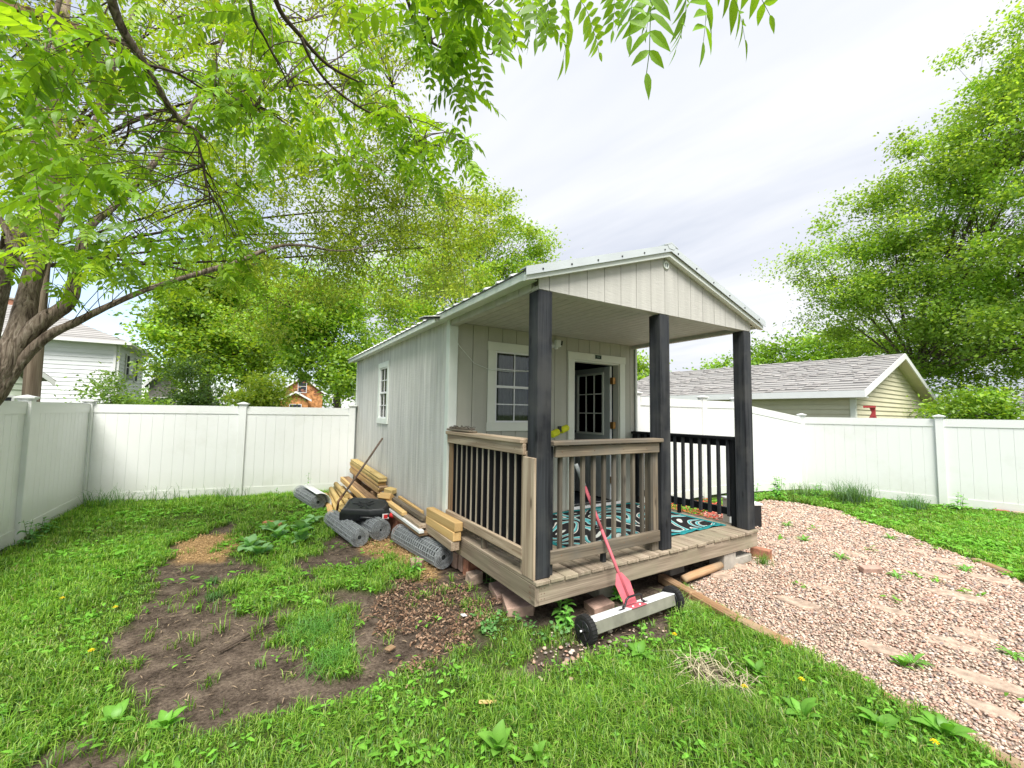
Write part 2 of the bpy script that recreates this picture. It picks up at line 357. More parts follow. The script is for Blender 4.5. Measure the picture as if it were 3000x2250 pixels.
# main room walls
def wall_strips(axis, a0, a1, pos, z0, z1, holes, mat, inner):
    """vertical siding strips on a wall, broken by holes [(h0,h1,hz0,hz1)]"""
    a_ = a0
    while a_ < a1-.01:
        b = min(a_+ST, a1)
        segs = [(z0, z1, a_, b)]
        for h0, h1, k0, k1 in holes:
            new = []
            for (s0, s1, p0, p1) in segs:
                if p1 <= h0 or p0 >= h1 or s1 <= k0 or s0 >= k1: new.append((s0, s1, p0, p1)); continue
                if s0 < k0: new.append((s0, k0, p0, p1))
                if s1 > k1: new.append((k1, s1, p0, p1))
                m0, m1 = max(s0, k0), min(s1, k1)
                if p0 < h0: new.append((m0, m1, p0, h0))
                if p1 > h1: new.append((m0, m1, h1, p1))
            segs = new
        for s0, s1, p0, p1 in segs:
            g0 = .003 if p0 == a_ else 0; g1 = .003 if p1 == b else 0
            if p1-p0 < .012: continue
            if axis == 'y': bb('siding_board', pos, pos+.013, p0+g0, p1-g1, s0, s1, mat, shed, bev=.002)
            else: bb('siding_board', p0+g0, p1-g1, pos, pos+.013, s0, s1, mat, shed, bev=.002)
        a_ = b
LW = (4.36, 4.83, 1.16, 2.03)            # left wall window opening
FW = (.60, 1.165, 1.163, 2.04)           # porch window opening
DR = (1.84, 2.71, 0.03, 2.03)            # door opening
wall_strips('y', P+.01, YB, 0, -.12, 2.355, [LW], M_WSIDE, 1)
wall_strips('x', .09, W-.02, P, -.01, 2.325, [FW, DR], M_PORCH, 1)
def backing(axis, pos, th, a0, a1, z0, z1, hole, mat):
    h0, h1, k0, k1 = hole
    for (p0, p1, q0, q1) in ((a0, h0, z0, z1), (h1, a1, z0, z1), (h0, h1, z0, k0), (h0, h1, k1, z1)):
        if p1-p0 < .004 or q1-q0 < .004: continue
        if axis == 'y': bb('wall', pos, pos+th, p0, p1, q0, q1, mat, shed, bev=0)
        else: bb('wall', p0, p1, pos, pos+th, q0, q1, mat, shed, bev=0)
backing('y', .015, .08, P+.016, YB, -.12, 2.33, LW, M_SEAM)
backing('x', P+.015, .08, .097, 1.5, -.01, 2.3, FW, M_SEAM); backing('x', P+.015, .08, 1.5, W-.03, -.01, 2.3, DR, M_SEAM)
bb('wall', 0, W, YB+.001, YB+.08, -.12, 2.33, M_SIDE, shed); bb('wall', W-.08, W, P+.1, YB, -.12, 2.33, M_SIDE, shed)
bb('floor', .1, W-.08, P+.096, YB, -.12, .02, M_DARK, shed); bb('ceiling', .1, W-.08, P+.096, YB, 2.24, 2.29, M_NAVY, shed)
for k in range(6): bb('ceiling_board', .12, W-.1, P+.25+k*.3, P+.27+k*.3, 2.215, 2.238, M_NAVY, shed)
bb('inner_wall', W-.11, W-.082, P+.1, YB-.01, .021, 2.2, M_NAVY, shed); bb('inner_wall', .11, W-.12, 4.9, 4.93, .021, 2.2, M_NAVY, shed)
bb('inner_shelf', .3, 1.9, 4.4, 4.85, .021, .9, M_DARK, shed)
# corner trims
bb('corner_trim', -.018, -.001, P-.012, P+.075, -.12, 2.35, M_TRIM, shed); bb('corner_trim', -.018, .088, P-.028, P-.013, -.01, 2.277, M_TRIM, shed)
bb('corner_trim', -.016, -.001, YB-.06, YB+.01, -.12, 2.35, M_TRIM, shed)
bb('corner_trim', W-.02, W+.016, P-.028, P-.013, -.01, 2.277, M_TRIM, shed); bb('corner_trim', W+.001, W+.016, P-.012, P+.07, -.12, 2.3, M_TRIM, shed)
# roof
XE0, XE1, YF, YR = -.155, W+.155, -.085, YB+.30
def rz(x): return 2.945-abs(x-AX)*SLP
for s, xe in ((-1, XE0), (1, XE1)):
    prism('roof_panel', [(AX, YF+.03, rz(AX)-.012), (xe, YF+.03, rz(xe)-.012), (xe, YF+.03, rz(xe)-.002), (AX, YF+.03, rz(AX)-.002)], (0, YR-YF-.05, 0), M_ROOFM, shed)
    prism('roof_sheathing', [(AX, YF+.05, rz(AX)-.055), (xe-s*.03, YF+.05, rz(xe)-.05), (xe-s*.03, YF+.05, rz(xe)-.014), (AX, YF+.05, rz(AX)-.014)], (0, YR-YF-.1, 0), M_ROOFM, shed)
    y = YF+.26
    while y < YR-.05:
        m = MB(); e = xe+s*.012
        m.prism([(AX, y-.022, rz(AX)-.001), (AX, y-.010, rz(AX)+.018), (AX, y+.010, rz(AX)+.018), (AX, y+.022, rz(AX)-.001)], (e-AX, 0, rz(e)-rz(AX))); m.build('roof_rib', M_RIB, shed); y += .2286
    # rake flashing with screws, rake board
    t0, t1 = (AX, xe+s*.02)
    prism('rake_flashing', [(t0, YF, rz(t0)+.014), (t1, YF, rz(t1)+.014), (t1, YF, rz(t1)-.055), (t0, YF, rz(t0)-.055)], (0, .006, 0), M_METAL, shed)
    prism('rake_flashing', [(t0, YF+.006, rz(t0)+.014), (t1, YF+.006, rz(t1)+.014), (t1, YF+.006, rz(t1)+.004), (t0, YF+.006, rz(t0)+.004)], (0, .09, 0), M_METAL, shed)
    prism('rake_board', [(t0, YF+.022, rz(t0)-.045), (xe+s*.005, YF+.022, rz(xe)-.045), (xe+s*.005, YF+.022, rz(xe)-.092), (t0, YF+.022, rz(t0)-.100)], (0, .04, 0), M_TRIM, shed)
    prism('rake_soffit', [(t0, YF+.063, rz(t0)-.08), (xe, YF+.063, rz(xe)-.072), (xe, YF+.063, rz(xe)-.084), (t0, YF+.063, rz(t0)-.092)], (0, .021, 0), M_TRIM, shed)
    for k in range(6):
        xx = AX+s*(.1+k*.29); o = tube('screw', [(xx, YF-.006, rz(xx)-.028), (xx, YF+.001, rz(xx)-.028)], .008, M_BLKP, shed, 6)
    # eave fascia and soffit
    xf = xe-s*.03
    bb('fascia', min(xf, xf+s*.02), max(xf, xf+s*.02), YF+.063, YR-.02, rz(xf)-.085, rz(xf)-.018, M_TRIM, shed)
    bb('soffit', min(xf-s*.001, 0 if s < 0 else W), max(xf-s*.001, 0 if s < 0 else W), .02, YR-.05, rz(xf)-.062, rz(xf)-.052, M_TRIM, shed)
prism('ridge_cap', [(AX-.10, YF-.004, rz(AX-.10)+.018), (AX, YF-.004, rz(AX)+.022), (AX+.10, YF-.004, rz(AX+.10)+.018), (AX+.10, YF-.004, rz(AX+.1)+.028), (AX, YF-.004, rz(AX)+.036), (AX-.10, YF-.004, rz(AX-.1)+.028)], (0, YR-YF, 0), M_METAL, shed)
prism('ridge_nose', [(AX-.06, YF-.004, rz(AX-.06)+.016), (AX, YF-.004, rz(AX)+.02), (AX+.06, YF-.004, rz(AX+.06)+.016), (AX+.035, YF-.004, rz(AX)-.035), (AX-.035, YF-.004, rz(AX)-.035)], (0, .003, 0), M_METAL, shed)
prism('gable_wall', [(0, YB+.082, 2.3), (W, YB+.082, 2.3), (AX, YB+.082, 2.8)], (0, .03, 0), M_SIDE, shed)
v = part('gable_vent', shed, (1.545, -.01, 2.775))
def ring(name, c, r0, r1, y0, y1, mat, par, seg=20):
    m = MB(); vs = []
    for (r, y) in ((r0, y0), (r1, y0), (r1, y1), (r0, y1)):
        for k in range(seg): a_ = 2*math.pi*k/seg; vs.append((c[0]+r*math.cos(a_), y, c[2]+r*math.sin(a_)))
    fs = [(j*seg+k, j*seg+(k+1) % seg, ((j+1) % 4)*seg+(k+1) % seg, ((j+1) % 4)*seg+k) for j in range(4) for k in range(seg)]
    m.add(vs, fs); return m.build(name, mat, par, True)
ring('vent_rim', (1.545, 0, 2.775), .028, .041, -.014, -.001, M_TRIM, v)
tube('vent_disc', [(1.545, -.004, 2.775), (1.545, -.0005, 2.775)], .03, M_GREYM, v, 16); bb('vent_bar', 1.541, 1.549, -.012, -.005, 2.745, 2.805, M_TRIM, v)
# windows
def window(holder, axis, pos, o, cas, headx, mat, nx=2, nz=4):
    """o=(a0,a1,z0,z1) opening on plane pos (outer face towards -axis)"""
    a0, a1, z0, z1 = o
    c0 = ((a0+a1)/2, pos, (z0+z1)/2) if axis == 'x' else (pos, (a0+a1)/2, (z0+z1)/2)
    wv = part('window', holder, c0)
    def b(name, p0, p1, q0, q1, d0, d1, m_, bev=.002):
        if axis == 'x': bb(name, p0, p1, pos+d0, pos+d1, q0, q1, m_, wv, bev)
        else: bb(name, pos+d0, pos+d1, p0, p1, q0, q1, m_, wv, bev)
    b('casing', a0-cas, a0, z0, z1, -.018, 0, mat); b('casing', a1, a1+cas, z0, z1, -.018, 0, mat)
    b('head_casing', a0-cas-headx, a1+cas+headx, z1, z1+cas, -.022, 0, mat); b('sill', a0-cas-headx, a1+cas+headx, z0-cas, z0, -.022, 0, mat)
    f = .022; zm = (z0+z1)/2
    for (p0, p1, q0, q1) in ((a0, a0+f, z0, z1), (a1-f, a1, z0, z1), (a0+f, a1-f, z1-f, z1), (a0+f, a1-f, z0, z0+f), (a0+f, a1-f, zm-.015, zm+.015)):
        b('sash', p0, p1, q0, q1, -.008, .03, M_WHITE)
    for k in range(1, nx):
        xx = a0+f+(a1-a0-2*f)*k/nx; b('muntin', xx-.006, xx+.006, z0+f, zm-.015, .001, .012, M_WHITE, 0); b('muntin', xx-.006, xx+.006, zm+.015, z1-f, .001, .012, M_WHITE, 0)
    for q0, q1 in ((z0+f, zm-.015), (zm+.015, z1-f)):
        zc = (q0+q1)/2; b('muntin', a0+f, a1-f, zc-.006, zc+.006, .0005, .0125, M_WHITE, 0); b('pane', a0+f, a1-f, q0, q1, .014, .018, M_GLASS, 0)
    return wv
w1 = window(shed, 'x', P, FW, .105, .008, M_TRIMW); w2 = window(shed, 'y', 0, LW, .09, .006, M_TRIM)
m = MB()                                  # folded curtain behind the porch window
n = 60
for k in range(n+1):
    xx = .62+.53*k/n; yy = P+.13+.018*math.sin(k*.9)+.008*math.sin(k*2.3)
    m.v += [(xx, yy, 1.15), (xx, yy, 2.05)]
m.f = [(2*k, 2*k+2, 2*k+3, 2*k+1) for k in range(n)]
m.build('curtain', M_CURT, shed, True)
bb('curtain', .15, .16, 4.3, 4.9, 1.1, 2.05, M_DARK, shed)
# door
dr = part('door', shed, (2.6, 2.25, 1.0))
C = .105
for p0, p1, q0, q1, d in ((DR[0]-C, DR[0], .0, DR[3], .018), (DR[1], DR[1]+C, .0, DR[3], .018), (DR[0]-C-.01, DR[1]+C+.01, DR[3], DR[3]+C, .022)):
    bb('door_casing', p0, p1, P-d, P-.0005, q0, q1, M_TRIMW, shed)
bb('door_jamb', DR[0], DR[0]+.02, P, P+.11, .03, DR[3]-.02, M_TRIMW, shed); bb('door_jamb', DR[1]-.02, DR[1], P, P+.11, .03, DR[3]-.02, M_PORCH, shed); bb('door_jamb', DR[0], DR[1], P, P+.11, DR[3]-.02, DR[3], M_TRIMW, shed)
bb('threshold', DR[0]-.03, DR[1]+.03, P-.05, P+.12, 0.001, .03, M_WHITE, shed)
LX0, LX1, LY0, LY1 = 2.625, 2.665, P+.105, P+.105+.84
def lp(name, y0, y1, z0, z1, mat, x0=LX0, x1=LX1, bev=.002): return bb(name, x0, x1, y0, y1, z0, z1, mat, dr, bev)
gy0, gy1, gz0, gz1 = 2.03, 2.585, 1.0, 1.89
lp('leaf_edge', LY0, LY0+.006, .04, 2.0, M_WHITE); lp('stile', LY0+.006, gy0-.03, .04, 2.0, M_DOOR); lp('stile', gy1+.03, LY1, .04, 2.0, M_DOOR)
lp('door_rail', gy0-.03, gy1+.03, gz1+.03, 2.0, M_DOOR); lp('door_rail', gy0-.03, gy1+.03, .04, gz0-.03, M_DOOR)
for a_ in ((gy0-.03, gy0, gz0-.03, gz1+.03), (gy1, gy1+.03, gz0-.03, gz1+.03), (gy0, gy1, gz1, gz1+.03), (gy0, gy1, gz0-.03, gz0)): lp('glazing_frame', *a_, M_TRIMW, LX0-.014, LX1)
for k in (1, 2):
    yy = gy0+(gy1-gy0)*k/3; lp('muntin', yy-.009, yy+.009, gz0, gz1, M_TRIMW, LX0-.006, LX0+.006, 0); zc = gz0+(gz1-gz0)*k/3; lp('muntin', gy0, gy1, zc-.009, zc+.009, M_TRIMW, LX0-.0055, LX0+.0055, 0)
lp('pane', gy0, gy1, gz0, gz1, M_GLASS, LX0+.012, LX0+.016, 0)
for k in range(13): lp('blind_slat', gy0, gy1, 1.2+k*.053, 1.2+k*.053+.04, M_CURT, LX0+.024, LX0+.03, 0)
for y0, y1 in ((LY0+.1, 2.26), (2.34, LY1-.1)): lp('door_panel', y0, y1, .2, .85, M_DOOR, LX0-.008, LX0+.002, .006)
for zc in (1.78, 1.12, .32): bb('hinge', LX0-.004, LX0+.045, LY0-.07, LY0-.001, zc-.05, zc+.05, M_BRASS, dr)
tube('door_knob', [(LX0-.055, LY1-.07, 1.0), (LX0-.03, LY1-.07, 1.0), (LX0, LY1-.07, 1.0)], [.028, .03, .012], M_BLKP, dr, 12)
# posts
def post(x0, x1, y0=0., y1=.14, mat=W_BLK): return bb('post', x0, x1, y0, y1, .001, H-.005, mat, shed, bev=.006)
post(.0, .14); post(AX-.075, AX+.065); post(W-.14, W)
bb('post_cladding', -.022, -.001, .002, .165, .001, .93, W_RAIL, shed); bb('rail_post', .008, .09, .142, .232, .001, .97, W_RAIL, shed)
bb('rail_post', .142, .185, .03, .12, .001, 1.015, W_BLK, shed); bb('rail_post', AX-.165, AX-.0765, .04, .13, .001, 1.01, W_GREY, shed)
bb('rail_post', .005, .085, P-.125, P-.03, .001, 1.03, W_BRN, shed); bb('rail_post', W-.1, W-.02, P-.13, P-.03, .001, 1.0, W_BLK2, shed); bb('rail_post', W-.11, W-.03, .142, .22, .001, 1.0, W_BLK2, shed)
# left railing
rl = part('railing', shed, (.04, .9, .5))
bb('cap_rail', -.045, .10, .17, P-.03, 1.032, 1.070, W_RAIL, rl, .006); bb('top_rail', -.022, .012, .166, P-.035, .94, 1.031, W_RAIL, rl, .004); bb('bottom_rail', -.022, .012, .166, P-.035, .11, .20, W_RAIL, rl, .004)
MIX = wood('bleached_baluster', (.50, .44, .36), (.30, .25, .19))
for k in range(13):
    y = .213+k*.1198
    bb('baluster', .014, .020, y-.004, y+.018, .12, 1.03, MIX, rl, 0); bb('baluster', .0205, .066, y-.019, y+.0185, .12, 1.03, W_BLK2, rl, .003)
bb('support_block', .0, .05, .87, .91, .001, .109, W_GREY, rl)
# front railing
rf = part('railing', shed, (.8, .03, .5))
bb('cap_rail', .142, AX-.0765, -.035, .10, 1.022, 1.058, W_GREY, rf, .006); bb('top_rail', .186, AX-.10, .0, .036, .925, 1.015, W_GREY, rf, .004); bb('bottom_rail', .142, AX-.10, .0, .036, .095, .195, W_GREY, rf, .004)
for k in range(10):
    x = .271+k*.1215; bb('baluster', x-.0165, x+.0165, .038, .072, .11, 1.02, W_BAL, rf, .003)
bb('support_block', .735, .775, .04, .08, .001, .109, W_BLK, rf)
for x in (.25, .6, .95, 1.25):
    for z_ in (.15, .97): tube('nail', [(x, -.0015, z_), (x, .0005, z_)], .0045, M_RUST, rf, 6)
for y in (.3, .65, 1.0, 1.4):
    for z_ in (.155, .985): tube('nail', [(-.0235, y, z_), (-.0215, y, z_)], .0045, M_RUST, rl, 6)
# right railing
rr = part('railing', shed, (3, .9, .5))
bb('cap_rail', W-.13, W, .145, P-.03, 1.0, 1.036, W_BLK2, rr); bb('top_rail', W-.08, W-.045, .22, P-.13, .92, .999, W_BLK2, rr); bb('bottom_rail', W-.08, W-.045, .22, P-.13, .11, .195, W_BLK2, rr)
for k in range(12):
    y = .25+k*.1235
    if y < P-.14: bb('baluster', W-.116, W-.081, y-.018, y+.018, .10, .999, W_BLK, rr, .003)
bb('support_block', W-.1, W-.06, .93, .97, .001, .109, W_BLK2, rr)
# deck
x = -.022
while x < W:
    x1 = min(x+.1405, W+.02); jt = random.uniform(-.006, .008)
    bb('deck_board', x+.0045, x1-.0045, -.035+jt, P-.03, -.030+random.uniform(-.002, .002), random.uniform(-.0015, .0), W_DECK, shed, .004); x = x1
bb('rim_joist', .0215, W+.005, -.018, .018, -.185, -.033, W_DECK, shed, .004); bb('rim_joist', -.018, .02, -.019, P+.3, -.185, -.033, W_DECK, shed, .004); bb('rim_joist', W-.03, W+.005, .0185, P, -.185, -.033, W_DECK, shed, .004)
for k in range(6): bb('floor_joist', .5+k*.45, .535+k*.45, .02, P, -.17, -.034, W_BLK2, shed)
for yy in (.04, .055):
    for k in range(3): tube('nail', [(-.0195, yy+.0, -.06-.04*k), (-.0175, yy, -.06-.04*k)], .004, M_RUST, shed, 6)
for xx in (.04, .07):
    for k in range(3): tube('nail', [(xx, -.0195, -.06-.04*k), (xx, -.0175, -.06-.04*k)], .004, M_RUST, shed, 6)
for y in (2.3, 3.6, 5.0, 6.3):
    bb('floor_beam', .05, W-.05, y, y+.1, -.26, -.121, W_BLK2, shed)
bb('skid', .03, .13, P+.31, YB, -.26, -.122, W_BRN, shed)
for x, y in ((.97, .33), (2.0, .35), (.25, 3), (.25, 5), (1.6, 3), (2.8, 1.2), (2.8, 4)):
    bb('pier_block', x-.1, x+.12, y-.1, y+.1, G-.02, -.186 if y < P else -.261, M_CONC, shed, .01)
bb('pier_block', 2.45, 2.66, -.0, .19, G-.02, -.186, M_CONC, shed, .01); bb('pier_block', 2.68, 3.0, .02, .17, G, -.27, M_CONC, shed, .01)
# fixtures on the shed
o = thing('security_camera', 'small white security camera on the porch wall between window and door', 'camera', (1.47, P-.001, 2.2))
tube('mount', [(1.44, P-.001, 2.185), (1.44, P-.03, 2.185), (1.46, P-.055, 2.17)], [.04, .038, .02], M_WHITE, o, 14)
box('body', (1.49, P-.09, 2.205), (.075, .10, .095), M_WHITE, o, (R(8), R(4), R(-22)), .012); box('lens_panel', (1.507, P-.142, 2.207), (.042, .01, .06), M_BLKP, o, (R(8), R(4), R(-22)), .002); tube('mount_arm', [(1.48, P-.055, 2.16), (1.49, P-.08, 2.155)], [.03, .026], M_WHITE, o, 10)
o = thing('door_sign', 'tiny dark green sign on the trim above the shed door', 'sign', (2.27, P-.023, 2.1))
bb('plate', 2.212, 2.328, P-.029, P-.0225, 2.068, 2.122, plain('dark_green_plate', (.02, .045, .025), .4), o); bb('lettering', 2.238, 2.30, P-.0305, P-.0292, 2.09, 2.103, plain('pale_green_print', (.16, .25, .16), .5, var=.6, sc=120), o)
o = thing('solar_light', 'small dark solar light sticking out below the shed eave', 'light', (-.15, 1.78, 2.33))
box('panel', (-.25, 1.78, 2.335), (.20, .13, .012), M_BLKP, o, (0, R(-10), R(8)), .003); box('bezel', (-.25, 1.78, 2.3475), (.215, .145, .01), M_PAPER, o, (0, R(-10), R(8)), .003); box('bracket', (-.16, 1.79, 2.335), (.04, .03, .05), M_WHITE, o)
pts = [(-.05, 1.74, 2.27), (.02, P-.035, 2.2), (.1, P-.03, 2.05), (.3, P-.025, 1.86), (.5, P-.03, 1.80), (.8, P-.035, 1.79), (1.15, P-.035, 1.83)]
tag(tube('cable', pts, .0035, M_TRIM, None, 5), 'thin pale cable sagging across the porch wall and window', 'cable')
o = thing('foam_roller', 'yellow green foam dumbbell toy hung on the porch wall', 'toy', (1.51, P-.08, 1.07))
p0, p1 = Vector((1.36, P-.14, 1.01)), Vector((1.68, P-.07, 1.10)); dd = p1-p0
tube('foam', [p0, p0+dd*.03, p0+dd*.37, p0+dd*.42], [.035, .045, .045, .032], M_YEL, o, 14); tube('foam', [p0+dd*.56, p0+dd*.6, p0+dd*.96, p1], [.032, .045, .043, .03], M_YEL, o, 14)
tube('grip', [p0+dd*.40, p0+dd*.58], .02, M_BLKP, o, 10); box('clip', p0+dd*.49+Vector((0, 0, .035)), (.05, .03, .06), M_BLKP, o)
# ================================================================== GROUND
LAWNZ = G
TIMB = [(1.70, .137), (1.61, -.227), (1.534, -.699), (1.475, -1.075), (1.449, -1.424), (1.30, -2.2), (1.2, -3.2)]
GRAV = np.array([(3.0, .1), (1.78, .06)]+TIMB[1:]+[(1.1, -4.5), (1.6, -6), (5.4, -6), (4.1, -3.2), (4.55, -2.2), (5.026, -1.678), (5.514, -1.21), (5.932, -.696), (6.268, -.362), (6.832, .391), (7.207, .87), (7.289, 1.524), (6.855, 2.004), (5.6, 1.75), (4.7, 1.9), (4.2, 1.0), (3.1, .5)])
DIRT = np.array([(-1.97, 4.94), (-2.39, 4.46), (-2.73, 3.76), (-2.66, 2.76), (-2.6, 2.13), (-2.72, 1.58), (-2.64, 1.07), (-2.52, .69), (-2.3, .38), (-2.01, .13), (-1.8, .09), (-1.4, -.14), (-1.06, .04), (-.62, -.04), (-.39, -.43), (-.06, -.48), (.46, -.47), (.83, -.54), (1.5, -.3), (1.81, .24), (3.05, .3), (3.05, 6.8), (0, 6.8), (-.5, 6.3), (-.55, 4.6), (-.78, 3.85), (-1.09, 2.86), (-1.6, 2.45), (-2.12, 3.24)])
DIRT2 = np.array([(-2.72, .21), (-2.71, .42), (-2.49, .41), (-2.3, .1), (-2.3, -.3), (-2.9, -.2)])
RHUB = np.array([(-2.13, 3.43), (-1.74, 4.66), (-.87, 4.51), (-1.04, 3.24), (-1.59, 2.68), (-1.94, 2.88)])
STRIP = np.array([(-2.11, 2.19), (-1.76, 2.54), (-1.17, 2.29), (-.35, 1.99), (-.37, 1.61), (-1.06, 1.37), (-1.51, 1.41), (-1.91, 1.45)])
CPAT = np.array([(-1.66, 1.13), (-1.34, 1.32), (-1.13, .83), (-1.23, .51), (-1.39, .23), (-1.57, .28), (-1.43, .56)])
IVY = np.array([(-.38, .48), (-.04, .50), (.36, .03), (.2, -.22), (-.0, -.15), (-.23, -.07), (-.4, -.34), (-.62, -.12)])
SAW1 = np.array([(-2.62, 3.9), (-2.38, 4.33), (-1.96, 4.22), (-1.99, 3.45), (-2.15, 3.0), (-2.48, 3.1)])
SAW2 = np.array([(-.72, 2.85), (-.3, 3.1), (-.07, 1.6), (-.34, 1.32), (-.62, 1.75)])
LITT = np.array([(-.62, 1.5), (-.01, 1.35), (-.05, .44), (-.45, .1), (-.95, -.05), (-.98, .8)])
MULCH = np.array([(3.1, 1.3), (3.1, 2.3), (5.9, 2.5), (5.6, 1.85), (4.4, 1.3), (4.1, .7), (3.2, .6)])
STRAW = np.array([(.60, -.80), (.86, -.88), (.78, -1.15), (.57, -1.22), (.48, -1.05)])
def inside(poly, x, y):
    x = np.asarray(x); y = np.asarray(y); c = np.zeros(x.shape, bool); n = len(poly); j = n-1
    for i in range(n):
        xi, yi = poly[i]; xj, yj = poly[j]
        c ^= ((yi > y) != (yj > y)) & (x < (xj-xi)*(y-yi)/(yj-yi+1e-12)+xi); j = i
    return c
def sfn(x, y, s, seed):                   # cheap smooth noise -1..1
    v_ = 0; rs = np.random.default_rng(seed)
    for k in range(5):
        a_ = rs.uniform(0, 6.28); f = s*(1+.6*k); v_ = v_+np.sin((x*np.cos(a_)+y*np.sin(a_))*f+rs.uniform(0, 6.28)+1.3*np.sin((x*np.sin(a_)-y*np.cos(a_))*f*.7))/(1+.5*k)
    return v_/3
def gz(x, y):
    x = np.asarray(x, float); y = np.asarray(y, float)
    h = G+.018*sfn(x, y, 1.6, 3)+.008*sfn(x, y, 6, 4)
    t = np.clip((x-1.2)/1.2, 0, 1)*np.clip((5.2-x)/2.5, 0, 1)*np.clip((y+2.6)/2.0, 0, 1)*np.clip((3.4-y)/1.4, 0, 1); t = t*t*(3-2*t)
    return h+.045*t
def soft(poly, x, y, amp=.12, seed=9):
    return inside(poly, x+amp*sfn(x, y, 5, seed)+amp*.5*sfn(x, y, 17, seed+1), y+amp*sfn(x, y, 5, seed+2)+amp*.5*sfn(x, y, 17, seed+3))
def dirtmask(x, y, amp=.10):
    d = soft(DIRT, x, y, amp, 21) | soft(DIRT2, x, y, amp, 31) | soft(STRAW, x, y, .05, 33)
    for p_ in (RHUB, STRIP, CPAT, IVY): d &= ~(soft(p_, x, y, amp*1.5, 41) & (sfn(x, y, 8, 44) > -.42))
    d |= inside(np.array([(0, .1), (3.05, .1), (3.05, 6.8), (0, 6.8)]), x, y)
    return d
def axis_pts(lo, hi, step, far):
    a_ = list(np.arange(lo, hi+1e-6, step)); s_ = step; b = hi
    while b < far: s_ *= 1.35; b += s_; a_.append(b)
    s_ = step; b = lo
    while b > -far: s_ *= 1.35; b -= s_; a_.insert(0, b)
    return np.array(a_)
gx = axis_pts(-5, 9.5, .06, 260); gy = axis_pts(-3, 8, .06, 260)
X, Y = np.meshgrid(gx, gy); Z = gz(X, Y)
grav = soft(GRAV, X, Y, .07, 51); dm = dirtmask(X, Y); 
Z = Z-np.where(dm & ~grav, .015, 0)+np.where(inside(SAW1, X, Y), .02, 0)
col = np.zeros((*X.shape, 4), np.float32); col[..., 3] = 1
col[..., 0] = dm & ~grav; col[..., 1] = grav; col[..., 2] = (soft(SAW1, X, Y, .08, 61) | soft(SAW2, X, Y, .14, 63))
def blur(a_):
    a_ = a_.copy(); a_[1:-1, 1:-1] = (a_[1:-1, 1:-1]*4+a_[:-2, 1:-1]+a_[2:, 1:-1]+a_[1:-1, :-2]+a_[1:-1, 2:])/8; return a_
for c_ in range(3): col[..., c_] = blur(col[..., c_])
nx_, ny_ = len(gx), len(gy); idx = np.arange(nx_*ny_).reshape(ny_, nx_)
F4 = np.stack([idx[:-1, :-1], idx[:-1, 1:], idx[1:, 1:], idx[1:, :-1]], -1).reshape(-1, 4)
mg, t, p = base('soil_and_turf', .95, .1)
at1 = t.nodes.new('ShaderNodeAttribute'); at1.attribute_name = 'tint'; sp_ = t.nodes.new('ShaderNodeSeparateColor'); t.links.new(at1.outputs['Color'], sp_.inputs[0])
vv = coords(t, rnd=False); n1 = noise(t, vv, 6, 6, .7); n3 = noise(t, vv, 45, 4, .7)
turf = ramp(t, n1, [(.3, (.035, .05, .014)), (.7, (.075, .11, .022))]); soil = ramp(t, M('ADD', M('MULTIPLY', n1, .55, tree=t), M('MULTIPLY', n3, .45, tree=t), tree=t), [(.38, (.038, .028, .021)), (.5, (.108, .082, .063)), (.62, (.20, .155, .118))])
gr_ = ramp(t, n3, [(.3, (.20, .15, .11)), (.7, (.42, .33, .26))]); saw = ramp(t, n3, [(.3, (.30, .17, .07)), (.7, (.60, .40, .19))])
c = mixc(t, sp_.outputs[0], turf, soil); c = mixc(t, sp_.outputs[1], c, gr_); c = mixc(t, M('MULTIPLY', sp_.outputs[2], M('MULTIPLY', n3, 1.7, tree=t), tree=t), c, saw)
t.links.new(c, p.inputs['Base Color']); bump(t, p, M('ADD', n3, M('MULTIPLY', n1, .6, tree=t), tree=t), .9, .02)
go = fast('ground', np.stack([X, Y, Z], -1).reshape(-1, 3), F4, mg, None, col.reshape(-1, 4), True); tag(go, kind='structure')
# ---- scattering helpers
def quadcloud(name, pos, L_, Wd, tint, mat, parent=None, updir=None, lift=.4, curl=.35, leaf=True):
    """leaf-like folded diamonds lying near the ground: 6 verts, 4 tris each"""
    n = len(pos); yaw = RNG.uniform(0, 2*np.pi, n); pit = RNG.uniform(-lift*.3, lift, n); rol = RNG.normal(0, lift*.6, n)
    d = np.stack([np.cos(yaw)*np.cos(pit), np.sin(yaw)*np.cos(pit), np.sin(pit)], -1)
    s_ = np.stack([-np.sin(yaw)*np.cos(rol), np.cos(yaw)*np.cos(rol), np.sin(rol)], -1); u = np.cross(d, s_)
    Lc = L_[:, None]; Wc = Wd[:, None]
    b = pos; mid1 = b+d*Lc*.33+u*Lc*.03; mid2 = b+d*Lc*.7+u*(-curl*.2)*Lc; tip = b+d*Lc-u*curl*.45*Lc
    V_ = np.stack([b, mid1+s_*Wc*.5+u*Wc*.18, mid1-s_*Wc*.5+u*Wc*.18, mid2+s_*Wc*.42+u*Wc*.1, mid2-s_*Wc*.42+u*Wc*.1, tip], 1).reshape(-1, 3)
    o_ = (np.arange(n)*6)[:, None, None]; F_ = (np.array([(0, 2, 1), (1, 2, 4), (1, 4, 3), (3, 4, 5)])[None]+o_).reshape(-1, 3)
    T = np.repeat(tint, 6, 0); return fast(name, V_, F_, mat, parent, T)
